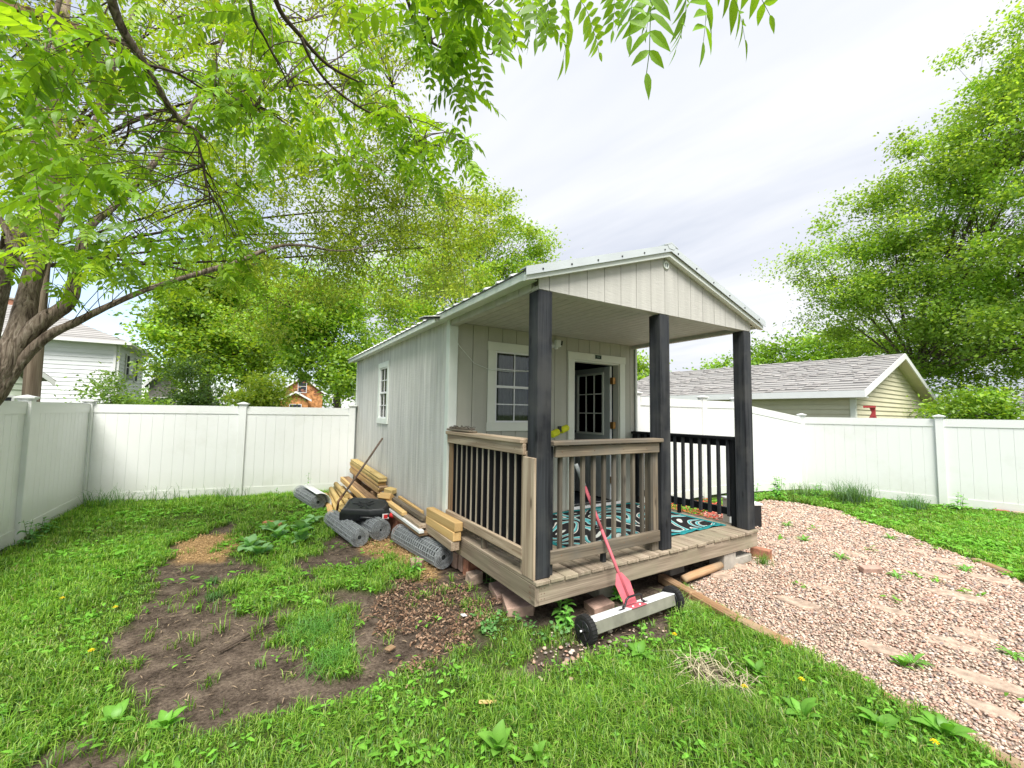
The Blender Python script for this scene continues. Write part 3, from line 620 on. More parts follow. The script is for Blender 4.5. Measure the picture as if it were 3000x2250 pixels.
def blades(name, pos, h, wd, lean, tint, mat, parent=None):
    """curved tapering blades: 5 verts, 3 tris"""
    n = len(pos); yaw = RNG.uniform(0, 2*np.pi, n); lx = np.cos(yaw)*lean; ly = np.sin(yaw)*lean
    fy = yaw+RNG.uniform(.9, 2.2, n); s_ = np.stack([np.cos(fy), np.sin(fy), np.zeros(n)], -1)*wd[:, None]*.5
    ld = np.stack([lx, ly, np.zeros(n)], -1); up = np.array([0, 0, 1.])
    m_ = pos+ld*h[:, None]*.38+up*h[:, None]*.6; tp = pos+ld*h[:, None]*1.1+up*(h*np.clip(1-.45*lean, .25, 1))[:, None]
    V_ = np.stack([pos-s_, pos+s_, m_-s_*.8, m_+s_*.8, tp], 1).reshape(-1, 3)
    o_ = (np.arange(n)*5)[:, None, None]; F_ = (np.array([(0, 1, 3), (0, 3, 2), (2, 3, 4)])[None]+o_).reshape(-1, 3)
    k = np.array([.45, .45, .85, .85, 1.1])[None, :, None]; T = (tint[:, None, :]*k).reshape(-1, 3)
    return fast(name, V_, F_, mat, parent, T)
def xyz(x, y, dz=0): return np.stack([x, y, gz(x, y)+dz], -1)
def dist(x, y): return np.hypot(x-CAM.x, y-CAM.y)
def inyard(x, y):
    return inside(np.array([(-4.2, -3.3), (-4.22, 7.3), (-.1, 6.6), (0, 6.8), (3.05, 6.8), (3.7, 2.4), (7.1, 2.5), (8.9, 2.05), (9.55, 0), (10.2, -2.3), (10.5, -3.3)]), x, y)
def inview(x, y):
    rx = (x-CAM.x)*CR.x+(y-CAM.y)*CR.y; dz = (x-CAM.x)*CF.x+(y-CAM.y)*CF.y
    return (dz > 1.4) & (np.abs(rx) < dz*1.38+.4)
def cand(n, lo=(-4.3, -3), hi=(10.4, 7.4)):
    x = RNG.uniform(lo[0], hi[0], n); y = RNG.uniform(lo[1], hi[1], n); k = inyard(x, y) & inview(x, y); return x[k], y[k]
UNDER = np.array([(-.02, -.02), (3.07, -.02), (3.07, 6.8), (-.02, 6.8)])
# ---- lawn
x, y = cand(150000); d = dist(x, y)
keep = RNG.uniform(0, 1, len(x)) < np.clip((3.6/d)**1.2, .16, 1)
x, y = x[keep], y[keep]
gm = soft(GRAV, x, y, .12, 51); dmk = dirtmask(x, y, .14); un = inside(UNDER, x, y)
dens = np.where(gm, .0, np.where(dmk, .022, 1.0))*np.where(un, 0, 1)
thin = sfn(x, y, 3.1, 77)+.5*sfn(x, y, 8, 78); dens = dens*np.where(thin < -.5, .35, 1)
ivym = inside(IVY, x, y) | inside(RHUB, x, y); dens = np.where(ivym, dens*.3, dens)
keep = RNG.uniform(0, 1, len(x)) < dens*.95; x, y = x[keep], y[keep]
NB = 13; n = len(x); d = dist(x, y); hh = .064+.050*np.clip(sfn(x, y, 2.3, 5)+.1+.5*sfn(x, y, 7, 6), -.75, 1)+np.where((x < -3.7) | (y > 6.3), .03, 0)
sp = .028
bx = np.repeat(x, NB)+RNG.normal(0, sp, n*NB); by = np.repeat(y, NB)+RNG.normal(0, sp, n*NB); db = np.repeat(d, NB)
ok = ~inside(UNDER, bx, by) & ~soft(GRAV, bx, by, .10, 51); bx, by, db = bx[ok], by[ok], db[ok]; hb = np.repeat(hh, NB)[ok]*RNG.uniform(.55, 1.35, len(bx))
ln = np.clip(RNG.normal(.55, .35, len(bx)), .05, 1.5)
big = sfn(bx, by, 1.1, 91)[:, None]; pal = np.array([(.10, .215, .018), (.14, .27, .022), (.20, .33, .035), (.075, .16, .025), (.24, .34, .06)])
tn = pal[RNG.integers(0, 5, len(bx))]*(1+.28*big)*RNG.uniform(.8, 1.2, (len(bx), 1))
dry = RNG.uniform(0, 1, len(bx)) < .03+.06*(sfn(bx, by, 4, 99) > .7); tn[dry] = (.30, .27, .11)
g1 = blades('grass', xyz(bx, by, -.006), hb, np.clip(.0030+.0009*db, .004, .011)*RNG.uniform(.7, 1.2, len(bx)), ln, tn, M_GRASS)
tag(g1, 'mown green lawn grass covering the yard around the bare soil', 'grass', kind='stuff')
# ---- low broad-leaved weeds in the lawn
x, y = cand(60000); d = dist(x, y)
gm = soft(GRAV, x, y, .08, 51); dmk = dirtmask(x, y, .12); un = inside(UNDER, x, y)
wz = sfn(x, y, 2.6, 17)
pr = np.where(gm, .006, np.where(dmk, .012, np.where(wz > .1, .30, .07)))*np.where(un, 0, 1)*np.clip((4/d), .2, 1)
pr = np.where((inside(IVY, x, y) | inside(STRIP, x, y)) & ~dmk, np.clip(.30+.55*sfn(x, y, 9, 12), .04, .8), pr)
pr = np.where((x > -.2) & (y < -.55) & ~gm & ~dmk & (sfn(x, y, 5, 55) > -.3), .34, pr); right = (x > 4) & ~gm & (x+1.2*y > 4.2) & (y > -.2) & (d > 6); pr = np.where(right, .14, pr)
keep = RNG.uniform(0, 1, len(x)) < pr; x, y = x[keep], y[keep]
NL = 7; n = len(x); bx = np.repeat(x, NL)+RNG.normal(0, .032, n*NL); by = np.repeat(y, NL)+RNG.normal(0, .032, n*NL)
iv = inside(IVY, bx, by); Ls = np.where(iv, .026, .038)*RNG.uniform(.6, 1.5, len(bx))*np.clip(dist(bx, by)/4, 1, 1.7)
tn = np.where(iv[:, None], np.array([.10, .21, .06]), np.array([.12, .27, .028]))*RNG.uniform(.7, 1.35, (len(bx), 1))
o = quadcloud('weeds', xyz(bx, by, .0)+np.stack([0*bx, 0*bx, RNG.uniform(.008, .05, len(bx))], -1), Ls, Ls*np.where(iv, .9, .38), tn, M_GRASS, lift=.6)
tag(o, 'low broad leaved weeds and clover mixed through the lawn', 'weeds', kind='stuff')
# ---- gravel
def pebbles(name, x, y, size, tint, dz=0, flat=.62):
    ph = (1+5**.5)/2; ico = np.array([(-1, ph, 0), (1, ph, 0), (-1, -ph, 0), (1, -ph, 0), (0, -1, ph), (0, 1, ph), (0, -1, -ph), (0, 1, -ph), (ph, 0, -1), (ph, 0, 1), (-ph, 0, -1), (-ph, 0, 1)])/1.9
    tri = np.array([(0, 11, 5), (0, 5, 1), (0, 1, 7), (0, 7, 10), (0, 10, 11), (1, 5, 9), (5, 11, 4), (11, 10, 2), (10, 7, 6), (7, 1, 8), (3, 9, 4), (3, 4, 2), (3, 2, 6), (3, 6, 8), (3, 8, 9), (4, 9, 5), (2, 4, 11), (6, 2, 10), (8, 6, 7), (9, 8, 1)])
    n = len(x); a_ = RNG.uniform(0, 6.28, n); sx = size*RNG.uniform(.8, 1.35, n); sy = size*RNG.uniform(.6, 1.0, n); sz = size*flat*RNG.uniform(.6, 1.1, n)
    P_ = ico[None]*RNG.uniform(.88, 1.12, (n, 12, 1)); tilt = RNG.normal(0, .3, n)
    px = P_[..., 0]*sx[:, None]; py = P_[..., 1]*sy[:, None]; pz = P_[..., 2]*sz[:, None]+px*tilt[:, None]*.5
    V_ = np.stack([x[:, None]+px*np.cos(a_)[:, None]-py*np.sin(a_)[:, None], y[:, None]+px*np.sin(a_)[:, None]+py*np.cos(a_)[:, None], (gz(x, y)+dz+size*.18)[:, None]+pz], -1).reshape(-1, 3)
    F_ = (tri[None]+(np.arange(n)*12)[:, None, None]).reshape(-1, 3)
    return fast(name, V_, F_, M_PEB, None, np.repeat(tint, 12, 0), True)
x, y = cand(420000, (1.0, -3.2), (7.5, 2.1)); k = soft(GRAV, x, y, .06, 51) & ~inside(np.array([(-.2, -.02), (3.03, -.02), (3.03, 2.4), (-.2, 2.4)]), x, y) & (RNG.uniform(0, 1, len(x)) < np.clip((3.3/dist(x, y))**1.5, .20, 1)*.56)
x, y = x[k], y[k]; d = dist(x, y)
pal = np.array([(.50, .35, .27), (.55, .42, .33), (.60, .49, .39), (.40, .26, .20), (.34, .28, .25), (.64, .55, .46), (.46, .36, .30), (.54, .34, .25), (.24, .20, .19)])
tn = 1.06*pal[RNG.choice(9, len(x), p=[.16, .18, .15, .12, .08, .09, .10, .09, .03])]*RNG.uniform(.8, 1.12, (len(x), 1))
print('pebbles', len(x))
tag(pebbles('gravel', x, y, np.clip(.0072+.0014*(d-3), .0072, .016)*RNG.uniform(.6, 1.6, len(x)), tn, RNG.uniform(-.004, .013, len(x))), 'pinkish tan pea gravel spread beside the shed porch', 'gravel', kind='stuff')
# small stones under the sweeper
x = RNG.uniform(-.35, 1.4, 700); y = RNG.uniform(-.62, -.0, 700); cx_, cy_ = .05, -.3
k = RNG.uniform(0, 1, 700) < np.exp(-((x-.1)**2/.09+(y+.3)**2/.04))+.16; x, y = x[k], y[k]
tag(pebbles('scattered_stones', x, y, RNG.choice([.009, .013, .022], len(x), p=[.55, .3, .15]), pal[RNG.integers(0, 9, len(x))]), 'small stones scattered on the soil in front of the magnetic sweeper', 'stones', kind='stuff')
# ---- leaf litter, sawdust, red mulch, straw, twigs
def scatter(poly, n, amp=.1, seed=1):
    lo, hi = poly.min(0)-.1, poly.max(0)+.1; x = RNG.uniform(lo[0], hi[0], n); y = RNG.uniform(lo[1], hi[1], n); k = soft(poly, x, y, amp, seed); return x[k], y[k]
x, y = scatter(LITT, 6200, .3, 71); pl = np.array([(.24, .145, .095), (.17, .10, .06), (.34, .23, .155), (.10, .06, .04)]); L1 = RNG.uniform(.012, .036, len(x))
tag(quadcloud('leaf_litter', xyz(x, y, .008)+np.stack([0*x, 0*x, RNG.uniform(0, .015, len(x))], -1), L1, L1*.45, pl[RNG.integers(0, 4, len(x))]*RNG.uniform(.7, 1.3, (len(x), 1)), M_TINT, lift=.9, curl=1.0), 'dry brown leaf litter lying on the soil beside the deck', 'leaf litter', kind='stuff')
x1, y1 = scatter(SAW1, 2600, .1, 61); x2, y2 = scatter(SAW2, 3800, .16, 63); x = np.r_[x1, x2]; y = np.r_[y1, y2]; L1 = RNG.uniform(.008, .022, len(x))
tag(quadcloud('wood_shavings', xyz(x, y, .006)+np.stack([0*x, 0*x, RNG.uniform(0, .025, len(x))], -1), L1, L1*.6, np.array([.62, .40, .20])*RNG.uniform(.55, 1.25, (len(x), 1)), M_TINT, lift=.6), 'tan sawdust and wood shavings strewn on the bare soil', 'sawdust', kind='stuff')
x, y = scatter(MULCH, 5200, .1, 81); k = x > 3.08; x, y = x[k], y[k]; L1 = RNG.uniform(.03, .08, len(x))
tag(quadcloud('red_mulch', xyz(x, y, .02)+np.stack([0*x, 0*x, RNG.uniform(0, .05, len(x))], -1), L1, L1*.28, np.array([.56, .10, .07])*RNG.uniform(.45, 1.3, (len(x), 1)), M_TINT, lift=.7), 'bright red wood mulch beside the right end of the porch', 'mulch', kind='stuff')
x, y = scatter(DIRT, 6500, .1, 91); k = (x < 1.2) & ~((x > 0) & (y > .05)); x, y = x[k], y[k]; L1 = RNG.uniform(.008, .07, len(x))
cc = np.array([(.40, .30, .19), (.10, .07, .05), (.30, .22, .15)])
tag(quadcloud('soil_debris', xyz(x, y, .0), L1, np.clip(L1*.12, .003, .006), cc[RNG.integers(0, 3, len(x))], M_TINT, lift=.15, curl=.1), 'bits of twig and bark scattered over the bare soil', 'debris', kind='stuff')
x, y = scatter(STRAW, 420, .06, 95); L1 = RNG.uniform(.08, .22, len(x))
tag(blades('dry_straw', xyz(x, y, .012)+np.stack([0*x, 0*x, RNG.uniform(0, .02, len(x))], -1), L1*.55, np.full(len(x), .006), RNG.uniform(1.2, 2.6, len(x)), np.array([.62, .55, .36])*RNG.uniform(.7, 1.2, (len(x), 1)), M_TINT), 'matted clump of pale dry straw grass in the lawn', 'straw', kind='stuff')
# ---- crumbly soil clods
x, y = scatter(DIRT, 9000, .1, 91); k = (x < 1.2) & ~((x > 0) & (y > .05)); x, y = x[k], y[k]
tag(pebbles('soil_clods', x, y, RNG.uniform(.003, .009, len(x)), np.array([.085, .067, .053])*RNG.uniform(.6, 1.6, (len(x), 1)), -.016), 'crumbs and clods of dark soil on the bare patch', 'soil', kind='stuff')
# ================================================================== FENCES
def gpost(par, x, y, z0, z1, rot=0):
    o = box('fence_post', (x, y, (z0+z1)/2), (.127, .127, z1-z0), M_VINYL, par, (0, 0, rot), .006)
    cz = MB(); q = Euler((0, 0, rot)).to_matrix()
    for (s, a_, b) in ((.075, 0, .016), (.092, .016, .034)):
        cz.box((x, y, z1+(a_+b)/2), (2*s, 2*s, b-a_), (0, 0, rot))
    s = .088; cz.add([Vector((x, y, z1+.034))+q@Vector(v_) for v_ in ((-s, -s, 0), (s, -s, 0), (s, s, 0), (-s, s, 0), (0, 0, .028))], [(0, 1, 4), (1, 2, 4), (2, 3, 4), (3, 0, 4)])
    cz.build('post_cap', M_VINYL, par)
def gpanel(par, a, b, z0, za, zb):
    """vinyl panel from a to b (post centres); top heights za, zb"""
    a = Vector((*a, 0)); b = Vector((*b, 0)); d = (b-a); Ln = d.length; d.normalize(); rot = math.atan2(d.y, d.x)
    nrm = Vector((-d.y, d.x, 0)); s0, s1 = .064, Ln-.064
    pf = part('fence_panel', par, (a+b)/2+Vector((0, 0, (z0+za)/2)))
    def top(s): return za+(zb-za)*s/Ln
    def slab(name, c, size): box(name, c, size, M_VINYL, pf, (0, 0, rot), .004)
    def rail(name, lo0, hi0, lo1, hi1, th):
        p0 = a+d*s0-nrm*th/2; p1 = a+d*s1-nrm*th/2
        prism(name, [(p0.x, p0.y, lo0), (p1.x, p1.y, lo1), (p1.x, p1.y, hi1), (p0.x, p0.y, hi0)], nrm*th, M_VINYL, pf)
    rail('top_rail', top(s0)-.15, top(s0), top(s1)-.15, top(s1), .045)
    rail('bottom_rail', z0+.04, z0+.20, z0+.04, z0+.20, .045)
    n = max(1, round((s1-s0)/.172)); wd = (s1-s0)/n
    for k in range(n):
        c0 = s0+k*wd+.0004; c1 = s0+(k+1)*wd-.0004
        p0 = a+d*c0-nrm*.011; p1 = a+d*c1-nrm*.011
        if abs(za-zb) < .01:
            c = (p0+p1)/2+nrm*.011; box('picket', (c.x, c.y, (z0+.19+za-.14)/2), (c1-c0, .022, za-.14-z0-.19), M_VINYL, pf, (0, 0, rot), .0035)
        else: prism('picket', [(p0.x, p0.y, z0+.19), (p1.x, p1.y, z0+.19), (p1.x, p1.y, top(c1)-.14), (p0.x, p0.y, top(c0)-.14)], nrm*.022, M_VINYL, pf)
TP = 1.335
f1 = thing('vinyl_fence', 'white vinyl privacy fence along the left edge of the yard', 'fence', (-4.32, 4.9, G))
LP = [(-4.33, 7.45), (-4.32, 4.98), (-4.31, 2.5), (-4.30, .02), (-4.29, -2.42)]
for q in LP[1:]: gpost(f1, *q, G-.05, TP+.025)
for a_, b_ in zip(LP[:-1], LP[1:]): gpanel(f1, a_, b_, G-.02, TP, TP)
f2 = thing('vinyl_fence', 'white vinyl privacy fence across the back between left corner and shed', 'fence', (-2, 7, G))
BP = [(-4.33, 7.45), (-2.05, 7.03), (-.10, 6.66)]
for q in BP: gpost(f2, *q, G-.05, TP+.025, R(-10.5))
for a_, b_ in zip(BP[:-1], BP[1:]): gpanel(f2, a_, b_, G-.02, TP, TP)
f3 = thing('vinyl_fence', 'white vinyl privacy fence along the right of the gravel and lawn', 'fence', (9.4, 0, G))
RP = [(8.97, 2.13), (9.62, -.02), (10.27, -2.17), (10.92, -4.32)]
for q in RP: gpost(f3, *q, G-.05, TP-.02, R(-73))
for a_, b_ in zip(RP[:-1], RP[1:]): gpanel(f3, a_, b_, G-.02, TP-.045, TP-.045)
f4 = thing('vinyl_fence', 'taller white vinyl fence behind the porch with one sloping panel', 'fence', (6, 2.6, G))
HP = [(3.78, 2.43), (5.98, 2.63), (7.08, 2.60)]
for q in HP: gpost(f4, *q, G-.05, 1.64)
gpanel(f4, HP[0], HP[1], -.37, 1.60, 1.60); gpanel(f4, HP[1], HP[2], -.37, 1.60, 1.60); gpanel(f4, HP[2], RP[0], -.39, 1.58, TP-.05)
# dirt smears on the left fence
m = MB()
for k in range(34):
    y = random.gauss(5.9, .45); z = .55+random.gauss(0, .16); h = random.uniform(.02, .11)
    if not 5.1 < y < 7.2: continue
    x = -4.3175; w_ = random.uniform(.004, .014); m.add([(x, y-w_, z), (x, y+w_*.3, z-h*.4), (x, y+w_, z), (x, y+w_*.2, z+h)], [(0, 1, 2), (0, 2, 3)])
m.build('dirt_smear', M_STAIN, f1)['kind'] = 'stuff'
# ================================================================== THINGS IN THE YARD
# --- magnetic sweeper
sw = thing('magnetic_sweeper', 'magnetic sweeper with pink red handle leaning on the deck edge', 'sweeper', (.75, -.3, G))
def swp(u, v_, z): a_ = R(1.5); return Vector((.76+u*math.cos(a_)-v_*math.sin(a_), -.27+u*math.sin(a_)+v_*math.cos(a_), G+z))
TL = R(-12)
box('magnet_housing', swp(0, 0, .105), (.93, .118, .085), M_ALUD, sw, (TL, 0, R(1.5)), .004); box('cover_plate', swp(0, .010, .151), (.935, .124, .006), M_ALU, sw, (TL, 0, R(1.5)), .002)
for s in (-1, 1):
    wh = part('wheel', sw, swp(s*.505, 0, .10)); m = MB(); c = swp(s*.505, 0, .10); ax = (swp(1, 0, 0)-swp(0, 0, 0)).normalized()
    m.tube([c-ax*.026, c-ax*.022, c+ax*.022, c+ax*.026], [.088, .1, .1, .088], 28); m.build('tyre', M_BLKR, wh)
    for sg in (-1, 1): ring_ = tube('rim', [c+ax*sg*.0265, c+ax*sg*.029], [.07, .062], M_BLKP, wh, 24)
    for k in range(5):
        a_ = k*2*math.pi/5; u = CU; e1 = Vector((0, 0, 1)); e2 = ax.cross(e1); d_ = e1*math.cos(a_)+e2*math.sin(a_)
        beam('spoke', c+ax*s*.031+d_*.015, c+ax*s*.031+d_*.066, .012, .006, M_BLKR, wh, 0)
    tube('hub', [c+ax*s*.028, c+ax*s*.042], [.018, .014], M_BLKR, wh, 12); tube('axle_bolt', [c+ax*s*.04, c+ax*s*.055], .007, M_ALU, wh, 8)
    for k in range(26):
        a_ = k*2*math.pi/26; d_ = Vector((0, 0, 1))*math.cos(a_)+ax.cross(Vector((0, 0, 1)))*math.sin(a_)
        beam('tread', c+d_*.0995-ax*.024, c+d_*.0995+ax*.024, .008, .004, M_BLKR, wh, 0)
h0 = swp(.0, .02, .16); h1 = Vector((.70, -.045, .19)); hd = (h1-h0).normalized()
tube('handle_tube', [h0+hd*.06, h0+hd*.62], .0135, M_PINK, sw, 12); tube('handle_tube', [h0+hd*.60, h0+hd*.98], .0155, M_PINK, sw, 12)
tube('handle_grip', [h0+hd*.985, h0+hd*1.08, h0+hd*1.19], [.017, .019, .018], M_GREYM, sw, 12); tube('clamp_knob', [h0+hd*.62+Vector((-.05, 0, .01)), h0+hd*.62+Vector((-.01, 0, 0))], [.016, .008], M_BLKP, sw, 8)
e = (swp(1, 0, 0)-swp(0, 0, 0)).normalized(); n_ = e.cross(hd)
prism('handle_plate', [h0-e*.07, h0+e*.07, h0+e*.085+hd*.16, h0+e*.03+hd*.24, h0-e*.03+hd*.24, h0-e*.085+hd*.16], n_*.004, M_PINK, sw)
box('foot_plate', swp(.02, -.015, .158), (.17, .085, .007), M_PINK, sw, (TL, 0, R(1.5)), .002)
for du in (-.03, .05): tube('bolt', [swp(du, -.03, .158), swp(du, -.03, .172)], .008, M_ALU, sw, 8)
tube('carry_handle', [swp(-.125, -.01, .17), swp(-.10, -.01, .18), swp(-.085, -.012, .225), swp(-.06, -.012, .238), swp(.06, -.012, .238), swp(.085, -.012, .225), swp(.10, -.01, .18), swp(.125, -.01, .17)], .0085, M_BLKP, sw, 8)
for s in (-1, 1): box('handle_foot', swp(s*.135, -.008, .157), (.06, .022, .008), M_BLKP, sw, (TL, 0, R(1.5)), .002)
# --- rolls of welded wire
def wire_roll(name, label, near, far, r, mesh_=.05, label_paper=False, turns=6, cat='wire roll', grp='rolls of welded wire by the shed'):
    near, far = Vector(near), Vector(far); ax = (far-near); Ln = ax.length; ax.normalize(); t_ = thing(name, label, cat, (near.x, near.y, G), grp)
    e1 = Vector((0, 0, 1)); e1 = (e1-ax*ax.dot(e1)).normalized(); e2 = ax.cross(e1)
    def pt(a_, rr, s): return near+ax*s+(e1*math.cos(a_)+e2*math.sin(a_))*rr
    m = MB(); nw = int(2*math.pi*r/mesh_)
    for k in range(nw):
        a_ = 2*math.pi*k/nw; m.tube([pt(a_+random.uniform(-.02, .02), r*random.uniform(.98, 1.01), s) for s in (0, Ln*.33, Ln*.66, Ln)], .0034, 4, False)
    for k in range(0): a_ = 2*math.pi*(k+.45)/nw; m.tube([pt(a_+random.uniform(-.03, .03), r*.93, s) for s in (0, Ln*.5, Ln)], .003, 4, False)
    m.build('long_wires', M_WIRE, t_)['kind'] = 'stuff'
    m = MB(); nr = int(Ln/mesh_)
    for k in range(nr+1):
        s = Ln*k/nr
        for rr in ((r, r*.9) if k not in (0, nr) else [r*(1-.105*q) for q in range(turns+2)]):
            m.tube([pt(2*math.pi*j/20, rr*random.uniform(.985, 1.01), s+random.uniform(-.003, .003)) for j in range(21)], .0034, 4, False)
    m.build('hoop_wires', M_WIRE, t_)['kind'] = 'stuff'
    core = MB(); core.tube([near+ax*.012, far-ax*.012], r*.74, 20); core.build('dense_core', plain('wound_wire_core', (.035, .04, .042), .8, .3, .5, 60), t_, True)
    if label_paper:
        mm_ = MB(); vs = [pt(a_, r+.004, s) for s in (Ln*.24, Ln*.36) for a_ in (.1, .35, .6, .85)]; mm_.add(vs, [(0, 1, 5, 4), (1, 2, 6, 5), (2, 3, 7, 6)]); mm_.build('paper_label', M_PAPER, t_)
    return t_
wire_roll('wire_fence_roll', 'long roll of grey welded wire fencing with torn white label', (-.085, 1.60, G+.125), (-.225, 2.70, G+.125), .118, label_paper=True)
wire_roll('wire_fence_roll', 'long wire fencing roll under the left end of the black jug', (-.70, 2.80, G+.118), (-.84, 3.98, G+.118), .112)
wire_roll('wire_fence_roll', 'short fat wire fencing roll between the two longer rolls', (-.41, 2.93, G+.138), (-.50, 3.70, G+.138), .13, turns=7)
wire_roll('wire_fence_roll', 'wire fencing roll nearest the fence under a curved metal sheet', (-.88, 5.18, G+.125), (-1.05, 6.35, G+.125), .12)
m = MB(); n = 10
for i in range(n+1):                      # curved galvanised sheet lying over the last roll
    a_ = R(-15+i*12.5); rr = .175+.02*(i/n)
    for s in (0, .5, 1.):
        c = Vector((-.86, 5.06, G+.10)).lerp(Vector((-.98, 6.0, G+.11)), s); m.v.append((c.x-math.cos(a_)*rr*-1+.0, c.y, c.z+math.sin(a_)*rr*1.02))
for i in range(n):
    for j in range(2): a_ = i*3+j; m.f.append((a_, a_+1, a_+4, a_+3))
o = m.build('metal_sheet', M_ALU, None, True); sm = o.modifiers.new('th', 'SOLIDIFY'); sm.thickness = .006; tag(o, 'curved galvanised metal sheet lying over the wire roll by the fence', 'metal sheet')
# --- shovel
o = thing('shovel', 'old shovel with dark handle leaning against the shed side', 'shovel', (-.72, 4.6, G))
s0, s1 = Vector((-.70, 4.35, -.13)), Vector((-.02, 4.47, .834)); dd = s1-s0
tube('handle', [s0, s0+dd*.3+Vector((0, 0, -.012)), s0+dd*.7+Vector((0, 0, -.008)), s1-dd*.02, s1], [.016, .017, .017, .017, .010], M_HANDLE, o, 10)
m = MB(); bd = (s0-s1).normalized(); sd_ = bd.cross(Vector((.2, 1, 0))).normalized().cross(bd)*-1
ss = Vector((.35, .93, 0)).normalized()
bp = [s0+Vector((0, 0, .0)), s0-Vector((0, 0, .05))-ss*.09, s0-Vector((.02, 0, .2))-ss*.095, s0-Vector((.04, 0, .29)), s0-Vector((.02, 0, .2))+ss*.095, s0-Vector((0, 0, .05))+ss*.09]
m.prism(bp, Vector((-.006, .002, 0))); m.build('blade', M_RUST, o); tube('socket', [s0+dd*.09, s0, s0-Vector((.01, 0, .1))], [.02, .019, .008], M_RUST, o, 8)
# --- timber piles
def pile(name, label, cat, loc): return thing(name, label, cat, loc)
TB = 'square posts stacked at the corner of the shed'
for k, (lb, mt) in enumerate((('bottom square post in the stack of three beside the deck', W_RAIL), ('middle square post in the stack of three beside the deck', W_NEW), ('top square post in the stack of three beside the deck', W_NEW))):
    z = -.115+k*.0955; o = box('timber_post', (-.088+.004*k, 1.67-.012*k, z+.047), (.09, .80, .093), mt, None, (0, 0, R(-1.5+k)), .006); tag(o, lb, 'timber post', TB)
for k, y in enumerate((1.5, 1.98)):
    tag(bb('brick', .0, .10, y+.28, y+.46, G-.02, -.187, M_BRICK, None, .006), ('upright brick under the near end of the post stack', 'upright brick under the far end of the post stack')[k], 'brick', 'bricks propping up the lumber')
lum = [('long_board', (-.06, 2.36, .03), (-.05, 3.35, .045), .04, .06, W_NEW, 'short pale board nearest the shed wall on the long lumber pile'),
       ('long_board', (-.115, 2.12, .02), (-.11, 3.95, .03), .075, .045, W_GREY, 'grey brown weathered board on top of the long lumber pile'),
       ('long_board', (-.20, 2.62, -.015), (-.19, 3.9, .0), .07, .045, W_NEW, 'pale yellow board on the outer side of the long lumber pile'),
       ('long_board', (-.13, 2.06, -.05), (-.13, 4.0, -.04), .15, .04, W_RAIL, 'wide board lying under the long lumber pile'),
       ('white_board', (-.20, 1.98, -.085), (-.205, 3.3, -.075), .06, .035, M_WHITE, 'white painted board low on the long lumber pile'),
       ('long_board', (-.14, 2.0, -.12), (-.15, 4.05, -.115), .16, .035, W_BRN, 'dark brown board at the bottom of the long lumber pile')]
for nm, a_, b, w_, h, mt, lb in lum: tag(beam(nm, a_, b, w_, h, mt, None, .004), lb, 'board')
o = thing('brick_row', 'row of reddish bricks standing under the long lumber pile', 'bricks', (-.1, 3, G))
y = 2.12
while y < 4.0:
    wd = .062; q = box('brick', (-.12+random.uniform(-.015, .01), y+wd/2, (G-.142)/2+random.uniform(-.004, .0)), (.10, wd-.004, .25), M_BRICK, o, (R(random.uniform(-3, 3)), R(random.uniform(-2, 4)), R(random.uniform(-4, 4))), .005); y += wd
tag(box('short_block', (-.07, 3.72, .088), (.12, .17, .07), W_GRN, None, (R(5), R(-6), R(25)), .006), 'short greenish timber offcut lying on the lumber pile', 'timber block')
tag(box('short_block', (-.21, 3.45, .055), (.09, .20, .09), W_NEW, None, (R(0), R(35), R(35)), .005), 'square end of pale timber offcut beside the red cap', 'timber block')
ds = thing('deck_board_stack', 'neat stack of new yellow deck boards leaning by the shed wall', 'boards', (-.1, 5.2, G))
for k in range(8):
    z = -.02+k*.034; off = .05*math.sin(k*1.7); beam('board', (-.088-.004*k+.018+.006*math.sin(k*2.9), 4.13+off, z), (-.095, 6.35+off, z+.075-.0*k), .135, .029, W_GRN if k > 4 else (W_NEW if k % 3 else W_TIM), ds, .003)
bb('bearer', -.16, -.02, 4.5, 4.59, G-.02, -.05, W_BRN, ds); bb('bearer', -.16, -.02, 5.9, 5.99, G-.02, .04, W_BRN, ds)
tag(beam('long_plank', (-.235, 3.96, -.10), (-.25, 6.25, -.045), .12, .04, W_BRN, None, .004), 'brown weathered plank beside the stack of yellow boards', 'plank')
tag(beam('long_plank', (-.305, 3.93, -.15), (-.33, 6.25, -.07), .05, .09, W_NEW, None, .004), 'pale plank on edge between brown plank and round poles', 'plank')
bb_ = box('prop_block', (-.27, 4.6, -.27), (.16, .2, .2), M_BRICK, None); tag(bb_, 'brick propping up the two loose planks', 'brick')
o = thing('round_pole_pile', 'pile of round yellow landscape poles beside the shed', 'poles', (-.5, 5.5, G))
